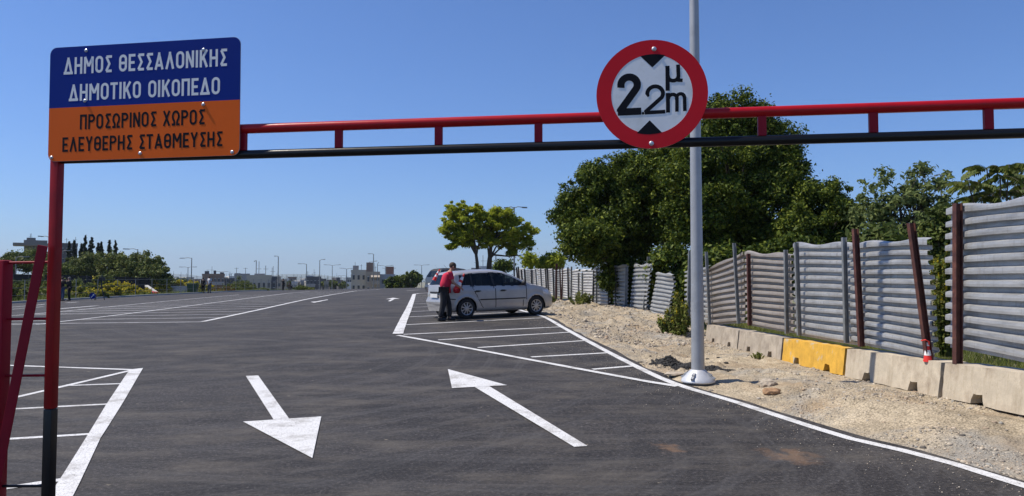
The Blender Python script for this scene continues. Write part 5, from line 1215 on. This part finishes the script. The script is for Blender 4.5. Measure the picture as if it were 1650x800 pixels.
# the two small trees beyond the cars
ptree('broadleaf_tree', 'small yellow green tree with thick dark trunk beyond the silver car', 787, 62,
      [(800, 375, 52, 30), (840, 378, 24, 28), (810, 350, 32, 18), (775, 370, 34, 30), (835, 400, 22, 14)], 200, .22, .5, 42000, .12, 'lf_bright', trunk_r=.26, seed=8, limbs=12, flat=.6, inner=.3)
ptree('broadleaf_tree', 'small yellow green tree with leaning slim trunk, left of the pair beyond the car', 771, 61,
      [(748, 365, 34, 30), (740, 342, 22, 17), (770, 350, 22, 18), (742, 388, 26, 14), (722, 368, 12, 18)], 150, .2, .45, 28000, .12, 'lf_bright', trunk_r=.16, seed=9, limbs=12, flat=.6, inner=.3)
for cx, Z, e, lm, lab, n in ((854, 60, [(853, 420, 5, 8)], 'lf_bright', 'thin yellow green sapling above the far end of the fence', 900), (880, 62, [(880, 426, 17, 11), (890, 422, 12, 9)], 'lf_bright', 'round light green bush rising above the far fence', 4500), (812, 80, [(810, 430, 14, 7)], 'lf_dark', 'small dark tree behind the roof of the silver car', 2200), (663, 135, [(661, 452, 14, 13)], 'lf_olive', 'round green tree at the road crest left of the parked cars', 6000), (636, 138, [(640, 457, 18, 11)], 'lf_dark', 'dark tree at the road crest beside the bluish apartment wall', 5500), (648, 140, [(650, 456, 8, 9)], 'lf_dark', 'narrow dark tree between the two crest trees', 2600)):
    ptree('bush', lab, cx, Z, e, 26, .35, .8, n, .16 if Z < 100 else .3, lm, trunk_r=.12, seed=int(cx), cat='tree', limbs=5)

# ------------------------------------------------------------------ left hillside
def hill_tree(i, cx, top, w_, Z, lm, lab, con=False, bot=None):
    X0 = P(cx, 452, Z).x; z0 = gr(X0, Z); tz = P(cx, top, Z).z - z0; r = w_ * Z / FPX / 2
    if con:
        o = empty('conifer_tree', (X0, Z, z0)); tag(o, lab, 'tree', 'dark conifers on the left skyline'); cl = []; rr = random.Random(i); b0 = tz * .35
        for k in range(26):
            s = k / 25; a = rr.uniform(0, 6.28); q = r * (1 - s) ** .8 * rr.uniform(.3, 1.1); cl.append(((q * math.cos(a), q * math.sin(a), b0 + (tz - b0) * s), (r * .42 * (1.1 - s) + .06, r * .42 * (1.1 - s) + .06, .22)))
        leafcloud('crown', cl, 1100, .26, M['lf_con'], o, shell=.1); mb = MB(); mb.tube([(0, 0, -.5), (0, 0, tz)], [.25, .04], 7); mb.build('trunk', M['bark'], o); return o
    zc_ = tz * .58; env = [((0, 0, zc_), (r, r * .9, tz * .40)), ((r * .35, 0, zc_ * .9), (r * .7, r * .7, tz * .33)), ((-r * .4, 0, zc_ * .85), (r * .7, r * .7, tz * .3))]
    return tree('hillside_tree', lab, (X0, Z, z0), env, 60, r * .16, r * .34, 7000, .16, lm, trunk_r=.18, seed=i, group='trees on the hillside at left', limbs=6)
cons = [(110, 391, 9), (118, 390, 9), (130, 395, 9), (136, 381, 11), (146, 384, 16), (157, 393, 9), (162, 391, 8), (175, 388, 11), (185, 391, 10)]
for i, (cx, tp, w_) in enumerate(cons):
    hill_tree(i, cx, tp, w_, 128, 'lf_con', '%s conifer from the left in the dark row on the left skyline' % ORD[i], True)
ht = [(-14, 412, 60, 100, 'lf_far'), (22, 408, 60, 100, 'lf_far'), (55, 404, 62, 104, 'lf_olive'), (95, 424, 50, 98, 'lf_olive'), (120, 416, 58, 102, 'lf_far'), (152, 404, 52, 104, 'lf_far'), (182, 403, 54, 100, 'lf_far'), (205, 407, 44, 96, 'lf_far'), (226, 407, 50, 98, 'lf_far'), (243, 411, 46, 94, 'lf_far'), (258, 425, 30, 92, 'lf_far')]
for i, (cx, tp, w_, Z, lm) in enumerate(ht): hill_tree(40 + i, cx, tp, w_, Z, lm, '%s broadleaf tree from the left on the hillside beyond the lot' % ORD[i])
# under-planting: olive and yellow-flowered bushes in front of the black screen
bs = [(30, 446, 40, 68, 'lf_olive', 0), (60, 440, 36, 70, 'lf_far', 0), (85, 452, 34, 66, 'lf_weed', 0), (128, 450, 40, 66, 'lf_olive', 0), (150, 447, 34, 68, 'lf_olive', 200), (170, 444, 36, 70, 'lf_far', 0), (122, 462, 34, 60, 'lf_weed', 200), (180, 460, 36, 63, 'lf_weed', 1100), (200, 452, 36, 72, 'lf_weed', 1500), (215, 462, 30, 70, 'lf_weed', 1400), (232, 466, 22, 72, 'lf_weed', 1000), (155, 466, 30, 60, 'lf_weed', 300), (45, 460, 34, 60, 'lf_weed', 0), (15, 458, 34, 60, 'lf_weed', 0),
      (262, 455, 28, 92, 'lf_weed', 1300), (288, 452, 32, 95, 'lf_weed', 1900), (312, 452, 30, 93, 'lf_weed', 1500), (330, 455, 26, 90, 'lf_weed', 900), (352, 464, 26, 88, 'lf_red', 0), (368, 462, 20, 90, 'lf_red', 0), (385, 462, 30, 98, 'lf_far', 0), (398, 456, 26, 100, 'lf_far', 0), (420, 466, 26, 100, 'lf_far', 0), (485, 461, 26, 112, 'lf_olive', 0), (500, 464, 20, 114, 'lf_weed', 0), (385, 447, 34, 112, 'lf_far', 0), (366, 455, 20, 116, 'lf_far', 0), (404, 455, 16, 114, 'lf_far', 0)]
for i, (cx, tp, w_, Z, lm, yl) in enumerate(bs):
    p = P(cx, tp, Z); z0 = gr(p.x, Z) - .1; H = p.z - z0; r = w_ * Z / FPX / 2; o = empty('hillside_shrub', (p.x, Z, z0))
    kind = {'lf_weed': 'yellow flowered' if yl else 'weedy green', 'lf_olive': 'olive green', 'lf_far': 'dull green', 'lf_red': 'reddish', 'lf_grey': 'grey green'}[lm]
    tag(o, '%s shrub, number %d from the near left along the lot\'s left side' % (kind, i + 1) if False else '%s shrub, %s along the left side of the lot' % (kind, (ORD[i] if i < 20 else ORD[i - 20] + ' of the farther ones')), 'shrub', 'shrubs along the left side of the lot')
    env = [((0, 0, H * .5), (r, r, H * .5))]; cl = clumps(env, 30, r * .18, r * .38, i, inner=.4)
    leafcloud('foliage', cl, 3000, .10, M[lm], o, shell=.2)
    if yl: leafcloud('blossom', [((c[0][0], c[0][1], c[0][2] + .1), c[1]) for c in cl if c[0][2] > H * .4] or cl, int(yl * 1.5), .12, M['lf_yel'], o, shell=.7, aspect=1.1)
# black net screen behind the shrubs
def screen(label, pts, Z0, Z1, topy, boty):
    (xa, xb) = pts; a = P(xa, topy[0], Z0); b = P(xb, topy[1], Z1); a2 = P(xa, boty[0], Z0); b2 = P(xb, boty[1], Z1)
    o = empty('screen_fence', (a2.x, a2.y, a2.z)); tag(o, label, 'fence'); O = Vector((a2.x, a2.y, a2.z)); n = 6
    for k in range(n):
        s0, s1 = k / n, (k + 1) / n - .004; t0, t1 = a.lerp(b, s0), a.lerp(b, s1); u0, u1 = a2.lerp(b2, s0), a2.lerp(b2, s1); dn_ = Vector((0, .04, 0)); mb = MB()
        mb.add([u0 - O, u1 - O, t1 - O, t0 - O, u0 - O + dn_, u1 - O + dn_, t1 - O + dn_, t0 - O + dn_], [(0, 1, 2, 3), (7, 6, 5, 4), (0, 4, 5, 1), (3, 2, 6, 7), (0, 3, 7, 4), (1, 5, 6, 2)]); mb.build('net_panel', M['screen'], o)
    for k in range(n + 1):
        t, u_ = a.lerp(b, k / n), a2.lerp(b2, k / n); mb = MB(); mb.tube([tuple(u_ - O - Vector((0, .05, .2))), tuple(t - O - Vector((0, .05, -.1)))], .035, 6); mb.build('fence_post', M['dpost'], o)
screen('black net screen fence behind the shrubs at the far left', (-30, 118), 78, 84, (441, 444), (470, 470))
screen('black net screen fence below the hillside trees near the concrete wall', (118, 242), 84, 90, (444, 448), (470, 470))
M['w_coping'] = mat('pale_coping', (.42, .41, .38), .85, .1, 2)
# concrete retaining wall and slanted wing
a = P(244, 461, 92); b = P(306, 461, 92); o = empty('concrete_retaining_wall', (a.x, 92, a.z - 1.6)); tag(o, 'low grey concrete wall beyond the lot with yellow flowers on top', 'wall')
for k in range(4):
    mb = MB(); L = (b.x - a.x + 1) / 4; mb.box((L * (k + .5), .15, .8), (L - .02, .3, 1.6)); mb.build('wall_panel', M['conc_far'], o)
a = P(236, 461, 86); b = P(262, 479, 76); o = empty('sloping_wing_wall', (b.x, b.y, b.z)); tag(o, 'pale coping of the wing wall sloping down beside the yellow flowers', 'wall')
O = Vector((b.x, b.y, b.z)); mb = MB(); mb.bar(a - O, b - O, .35, .18); mb.build('coping', M['w_coping'], o); mb = MB()
mb.add([a - O - Vector((0, 0, .1)), b - O - Vector((0, 0, .1)), b - O - Vector((0, 0, .5)), a - O - Vector((0, 0, 1.6))] + [v + Vector((.2, .1, 0)) for v in (a - O - Vector((0, 0, .1)), b - O - Vector((0, 0, .1)), b - O - Vector((0, 0, .5)), a - O - Vector((0, 0, 1.6)))], [(0, 1, 2, 3), (7, 6, 5, 4), (0, 4, 5, 1), (3, 2, 6, 7), (0, 3, 7, 4), (1, 5, 6, 2)]); mb.build('wing', M['conc_far'], o)
# wire fence with thin posts along the left edge of the lot
WF = empty('wire_fence', (-33.6, 40, 0)); tag(WF, 'thin wire fence with slender grey posts along the left edge of the lot', 'fence'); ypos = np.arange(36, 126, 3.)
pm_ = MB().tube([(0, 0, -.3), (0, 0, 1.55)], .028, 6).mesh('fence_post'); pm_.materials.append(M['lamp'])
for y in ypos:
    q = bpy.data.objects.new('fence_post', pm_); C.objects.link(q); q.parent = WF; q.location = (0, y - 40, float(zlot(-33.6, y)))
for zz in (.5, 1.0, 1.5):
    mb = MB(); mb.tube([(0, y - 40, float(zlot(-33.6, y)) + zz) for y in ypos], .008, 4); mb.build('wire', M['lamp'], WF)
# hedge of low weeds right behind the kerb
Y = rng.uniform(30, 120, 26000); X = -34 - rng.uniform(0, 1, len(Y)) ** 1.3 * 9; grass('weeds', X, Y, terrain(X, Y), .5, .07, M['lf_weed'], .3)

# ------------------------------------------------------------------ street lamps
def lamp(x, yt, Z, arms, label, H=9., rad=.07, head=None, parent=None):
    t = P(x, yt, Z); o = empty('street_lamp', (t.x, Z, t.z - H)); tag(o, label, 'street lamp', 'street lamps of the roads beyond the lot')
    mb = MB(); mb.tube([(0, 0, -.3), (0, 0, H)], [rad * 1.3, rad * .8], 8); mb.build('pole', M['lamp'], o)
    for (ax, ay) in arms:
        e = P(ax, ay, Z) - t; e.y = 0; L = max(e.length, .5); hl = min(.9, L * .4); d = e.normalized()
        mb = MB(); mb.tube([(0, 0, H - .1), tuple(Vector((0, 0, H)) + d * .3 * L + Vector((0, 0, .06))), tuple(Vector((0, 0, H)) + d * (L - hl * .6))], rad * .55, 6); mb.build('arm', M['lamp'], o)
        c = Vector((0, 0, H)) + d * (L - hl / 2); mb = MB(); mb.bar(c - d * hl / 2, c + d * hl / 2, .30, .12); mb.build('lamp_head', M['lamp'], o)
    return o
LPS = [
 (309, 416, 150, [(290, 416.5)], 'nearest tall lamp of the left group, single arm pointing left'), (303, 431, 200, [(289, 430.5), (317, 430.5)], 'shorter two-armed lamp just behind the tall left lamp'),
 (222, 402, 105, [(199, 401.5)], 'tall lamp rising out of the hillside trees with an arm to the left'), (214, 420.5, 110, [(197, 419.5), (231, 420.5)], 'two-armed lamp in front of the hillside trees'),
 (229.5, 437.5, 118, [(245, 436.5)], 'low lamp with an arm to the right at the end of the hillside trees'), (177, 429, 105, [(173, 428.8), (191, 428.4)], 'lamp with a pale arm standing in front of the hillside shrubs'),
 (100, 405, 100, [(113, 404)], 'lamp whose pale arm sticks out right behind the red gate post'), (80, 382, 95, [(62, 381)], 'lamp whose head shows left of the red gate post above the roof'),
 (26, 414.5, 92, [(47, 414)], 'leftmost lamp with a pale arm, seen inside the red ladder frame'),
 (356, 438.2, 320, [(344, 438), (368, 438)], 'tiny two-armed lamp above the terraced grey building'), (373, 441, 330, [(374, 441)], 'tiny bare lamp pole right of the terraced grey building'),
 (413, 420, 160, [(411, 421)], 'lamp seen end on above the cream building with dark windows'), (448.5, 413.5, 150, [(442, 413)], 'tall lamp with a short left arm beside the crouching person'),
 (494, 425.8, 190, [(480, 425.3)], 'lamp with arm to the left above the terraced apartment block'), (515.3, 419.5, 180, [(524, 418)], 'lamp with arm to the right above the far city'),
 (535.5, 428, 230, [(522, 426.8), (549, 426.8)], 'wide two-armed lamp left of the big apartment block'), (558.6, 433.5, 270, [(547, 432.3), (570, 432.5)], 'two-armed lamp directly left of the big apartment block'),
 (549.5, 444.5, 420, [(544, 444), (557, 444.3)], 'tiny two-armed lamp low over the far city'), (602, 409.5, 170, [(593, 409.3)], 'tallest lamp over the big apartment block with arm to the left'),
 (595.3, 422.3, 220, [(608, 420.8)], 'lamp with arm to the right behind the tallest lamp'), (608.4, 425.3, 200, [(609, 424.6)], 'lamp seen end on right of the tallest lamp'),
 (621, 429, 240, [(609, 427.8), (634, 427.6)], 'two-armed lamp over the bluish apartment wall'), (627, 433.5, 290, [(616, 432.3), (638, 432.4)], 'smaller two-armed lamp over the bluish apartment wall'),
 (679.5, 427.8, 240, [(667, 427.2), (692, 427)], 'two-armed lamp left of the parked minivan'),
 (828.5, 334, 75, [(812, 335.5), (849.5, 335)], 'tall lamp with two arms in front of the yellow green trees'), (799, 411, 95, [(797, 411)], 'thin bare pole between the tree trunk and the lamp beyond the car'),
 (1516, 281.5, 60, [(1508.5, 283), (1533, 277.2)], 'lamp with raised arm behind the open tree at right')]
for a in LPS: lamp(*a, H=9.5 if a[2] > 70 else 9, rad=.075 if a[2] < 140 else (.10 if a[2] < 250 else .14))

# ------------------------------------------------------------------ buildings
def bmat(k, c, v=.1): M[k] = mat('wall_' + k, c, .85, v, .15, dirt=tuple(x * .7 for x in c), dscale=.3, dpos=(.5, .75))
for k, c in (('w_grey', (.30, .30, .31)), ('w_cream', (.42, .40, .34)), ('w_white', (.58, .58, .57)), ('w_blue', (.34, .36, .40)), ('w_brown', (.22, .16, .13)), ('w_brick', (.26, .14, .10)), ('w_tan', (.36, .31, .25)), ('w_dark', (.10, .10, .11)), ('w_conc', (.20, .19, .175))): bmat(k, c)
def building(label, x0, x1, ytop, Z, depth, m_, floors=5, cols=4, yaw=0, balc=None, pent=None, fh=3.0, group=None, awn=None, wins=True, base=None, cat='building'):
    a = P(x0, ytop, Z); b = P(x1, ytop, Z); Wd_ = b.x - a.x; H = floors * fh; z0 = a.z - H
    if base is not None: z0 = base; H = a.z - base
    o = empty('apartment_building', ((a.x + b.x) / 2, Z, z0), yaw - math.atan2((a.x + b.x) / 2, Z))
    Wd_ *= math.cos(math.atan2((a.x + b.x) / 2, Z)); tag(o, label, cat, group)
    mb = MB(); mb.box((0, depth / 2, H / 2), (Wd_, depth, H)); mb.build('walls', M[m_], o)
    mb = MB(); 
    for (cx, cy, dx, dy) in ((0, .1, Wd_ + .2, .2), (0, depth - .1, Wd_ + .2, .2), (-Wd_ / 2, depth / 2, .2, depth - .42), (Wd_ / 2, depth / 2, .2, depth - .42)): mb.box((cx, cy, H + .35), (dx, dy, .7))
    mb.build('parapet', M[m_], o)
    wm = None
    if wins:
        cw = Wd_ / cols
        wm = MB().box((0, 0, 0), (cw * .42, .12, fh * .45)).mesh('window'); wm.materials.append(M['glassb'])
        fm = MB(); 
        for (cx, cz, dx, dz) in ((0, fh * .24, cw * .48, .1), (0, -fh * .24, cw * .48, .1)): fm.box((cx, -.04, cz), (dx, .16, dz))
        fm = fm.mesh('window_frame'); fm.materials.append(M['w_white'])
        nf = min(floors, 4)
        for f in range(nf):
            for c_ in range(cols):
                q = bpy.data.objects.new('window', wm); C.objects.link(q); q.parent = o; q.location = (-Wd_ / 2 + cw * (c_ + .5), -.03, H - fh * (f + .5))
                if Z < 300: q2 = bpy.data.objects.new('window_frame', fm); C.objects.link(q2); q2.parent = q
        if Z < 300:
            for f in range(nf):
                for s_ in (-1, 1):
                    q = bpy.data.objects.new('window', wm); C.objects.link(q); q.parent = o; q.location = (s_ * (Wd_ / 2 + .02), depth * .4, H - fh * (f + .5)); q.rotation_euler = (0, 0, math.pi / 2)
    if balc:
        for f in range(min(floors, 4)):
            for (u0, u1) in balc:
                mb = MB(); xa, xb = -Wd_ / 2 + Wd_ * u0, -Wd_ / 2 + Wd_ * u1; zb = H - fh * (f + 1) + .1; mb.box(((xa + xb) / 2, -.75, zb), (xb - xa, 1.5, .16)); mb.box(((xa + xb) / 2, -1.45, zb + .55), (xb - xa, .08, .95)); mb.build('balcony', M['w_tan' if awn else 'w_grey'], o)
                if awn and f == 0: mb = MB(); mb.add([(xa, -.1, zb + 2.6), (xb, -.1, zb + 2.6), (xb, -1.5, zb + 2.0), (xa, -1.5, zb + 2.0)], [(0, 1, 2, 3)]); mb.add([(xa, -.1, zb + 2.57), (xb, -.1, zb + 2.57), (xb, -1.5, zb + 1.97), (xa, -1.5, zb + 1.97)], [(3, 2, 1, 0)]); mb.build('awning', M['w_tan'], o)
    for (u0, u1, hh, mm) in (pent or []):
        mb = MB(); mb.box((-Wd_ / 2 + Wd_ * (u0 + u1) / 2, depth * .5, H + hh / 2 + .01), (Wd_ * (u1 - u0), depth * .5, hh)); mb.build('penthouse', M[mm], o)
    r = random.Random(int(x0 * 7)); 
    for k in range(2):
        mb = MB(); xx = r.uniform(-.4, .4) * Wd_; mb.tube([(xx, depth * .4, H), (xx, depth * .4, H + r.uniform(2, 3.6))], .05, 4); mb.bar((xx - .5, depth * .4, H + 2), (xx + .5, depth * .4, H + 2), .05, .05); mb.build('roof_aerial', M['dpost'], o)
    return o
building('big grey and cream apartment block with a penthouse on the crest', 566, 590, 439, 215, 14, 'w_cream', 6, 3, pent=[(.1, .5, 2, 'w_grey')])
building('brown and white balconied apartment block joined right of the cream one', 590, 612, 442, 212, 14, 'w_tan', 6, 3, balc=[(.35, 1.0)], awn=True, pent=[(0.0, .5, 3.4, 'w_brown')])
building('bluish grey blank walled apartment block with a red brick penthouse', 612, 636, 446, 218, 14, 'w_blue', 5, 2, pent=[(.4, .95, 3, 'w_brick'), (.96, 1.3, .3, 'w_white')])
building('low cream building with tall dark windows left of the crouching person', 398, 437, 449, 150, 12, 'w_cream', 3, 5, balc=[(.55, .95)], pent=[(.3, .75, 1.0, 'w_grey')])
building('grey blocky building with flat roofs behind the left shrubs', 378, 402, 446, 175, 12, 'w_grey', 3, 2, pent=[(.0, .4, .8, 'w_dark')])
building('building with a long white roof canopy behind the bin and people', 326, 362, 445, 240, 14, 'w_brown', 4, 6, balc=[(0, 1)], pent=[(.1, .3, 1.6, 'w_dark'), (.5, .62, 1.8, 'w_dark'), (.8, .98, 1.2, 'w_dark')])
building('dark low building between the canopy roofed one and the grey block', 362, 378, 452, 250, 12, 'w_dark', 3, 2)
building('terraced white and dark apartment block below the far single-arm lamp', 493, 517, 449, 260, 14, 'w_dark', 4, 4, balc=[(0, .62)], pent=[(.05, .5, 1, 'w_white')])
building('small dark building right beside the cream building', 437, 446, 450, 190, 10, 'w_dark', 3, 1)
building('pale beige wall building behind the standing dark person', 446, 462, 453.5, 300, 10, 'w_tan', 3, 2)
# modern building on the left hill with cantilevered roof slab
o = building('modernist concrete building on the hilltop with a projecting roof slab', 39, 76, 391, 230, 16, 'w_conc', 3, 6)
p0 = P(24, 395, 229); mb = MB(); mb.box((p0.x - o.location.x + 4.5, -1.5, p0.z - o.location.z), (9, 8, .8)); mb.build('roof_slab', M['w_conc'], o)
mb = MB(); q = P(58, 388, 232); mb.box((q.x - o.location.x, 5, q.z - o.location.z - .3), (2.4, 3, 2.4)); mb.build('lift_tower', M['w_conc'], o)
building('dark stepped block of the hilltop building right of the red gate post', 98, 125, 396, 215, 14, 'w_dark', 4, 4)
building('pale flat roofed house behind the roof of the silver car', 772, 806, 434, 170, 12, 'w_white', 3, 3)
building('low grey house at the foot of the slim tree beyond the car', 760, 774, 437, 165, 10, 'w_grey', 3, 2)
# distant city blocks
r = random.Random(12); cols_ = ['w_grey', 'w_white', 'w_tan', 'w_dark', 'w_cream', 'w_brown']; prev = None
spots = []
x = 436.
while x < 566:
    w_ = r.uniform(5, 11); spots.append((x, x + w_ * 1.1, r.uniform(447.5, 455.5), r.uniform(380, 560))); x += w_ * .8
x = 438.
while x < 562:
    w_ = r.uniform(4, 9); spots.append((x, x + w_, r.uniform(454.5, 460), r.uniform(300, 350))); x += w_ * r.uniform(1.0, 1.9)
x = 280.
while x < 400:
    w_ = r.uniform(7, 13); spots.append((x, x + w_, r.uniform(447, 452), r.uniform(330, 480))); x += w_ * 1.05
x = 690.
while x < 850: w_ = r.uniform(7, 13); spots.append((x, x + w_, r.uniform(449, 452), r.uniform(400, 520))); x += w_ * 1.6
for i, (xa, xb, yt, Z) in enumerate(spots):
    mk = cols_[r.randrange(6)]; sec = 'between the people and the big apartment block' if 430 < xa < 570 else ('right of the green bin' if xa < 430 else 'behind the parked cars')
    nn_ = sum(1 for q in spots if q[0] < xa and (430 < q[0] < 570, q[0] < 430) == (430 < xa < 570, xa < 430)); building('%s %s far block from the left, %s' % (ORD[nn_], mk[2:], sec), xa, xb, yt, Z, 12, mk, 4, 3, group='far city blocks on the horizon', yaw=r.uniform(-.3, .3))
for i, (cx, tp, w_) in enumerate(((465, 454, 12), (487, 455, 12), (522, 455, 14), (538, 454, 12), (552, 456, 12), (275, 450, 20), (292, 449, 18), (340, 452, 16), (733, 449, 18), (700, 450, 14))):
    Z = 330; p = P(cx, tp, Z); z0 = gr(p.x, Z); H = p.z - z0; R_ = w_ * Z / FPX / 2
    o = empty('far_tree', (p.x, Z, z0)); tag(o, 'dark tree among the far city blocks, %s of those on the horizon' % ORD[i], 'tree', 'dark trees among the far city blocks')
    leafcloud('crown', clumps([((0, 0, H - R_ * .6), (R_, R_, R_ * .7))], 16, R_ * .25, R_ * .5, i), 900, .6, M['lf_far'], o); mb = MB(); mb.tube([(0, 0, -1), (0, 0, H - R_ * .5)], .3, 6); mb.build('trunk', M['bark'], o)
# far mountains across the gulf
def ridge(name, Z, pts, m_):
    n = 160; xs2 = np.linspace(pts[0][0], pts[-1][0], n); yy = np.interp(xs2, [p[0] for p in pts], [p[1] for p in pts]); V = []; dp = Z * .25
    for j, (f, dy) in enumerate(((0, -dp), (.45, -dp * .5), (1, 0), (.4, dp * .6), (0, dp))):
        for i in range(n):
            p = P(xs2[i], yy[i] + float(vnoise(xs2[i], j * 9, 14, 3)) * 1.6, Z); zz = -20 + (p.z + 20) * f * (1 + .10 * float(vnoise(xs2[i], j * 7, 25, 4)) * (f < 1)); V.append((p.x, Z + dy + float(vnoise(xs2[i], j * 5., 30, 8)) * Z * .05, zz))
    F = [(j * n + i, j * n + i + 1, (j + 1) * n + i + 1, (j + 1) * n + i) for j in range(4) for i in range(n - 1)]
    tag(link_mesh(name, MB().add(V, F).mesh(name), m_, smooth=True), kind='structure')
M['mount'] = mat('mountain_rock', (.12, .14, .10), .9, .2, .002)
ridge('mountains', 9000, [(-400, 452), (-100, 449), (200, 447.5), (262, 447), (290, 441), (330, 446), (380, 447), (440, 443), (475, 441.5), (510, 442.5), (545, 446), (600, 447), (700, 449), (900, 452), (1100, 450), (1700, 449), (2400, 452)], M['mount'])
# haze over the far city and gulf
hz = bpy.data.materials.new('haze'); hz.use_nodes = True; hn = hz.node_tree; hn.nodes.remove(hn.nodes['Principled BSDF'])
pv = hn.nodes.new('ShaderNodeVolumePrincipled'); pv.inputs['Color'].default_value = (.74, .88, 1, 1); pv.inputs['Density'].default_value = .00010; pv.inputs['Anisotropy'].default_value = .2
hn.links.new(pv.outputs[0], hn.nodes['Material Output'].inputs['Volume'])
mb = MB(); mb.box((0, 6000, 200), (26000, 16500, 520)); tag(mb.build('haze', hz), kind='stuff')
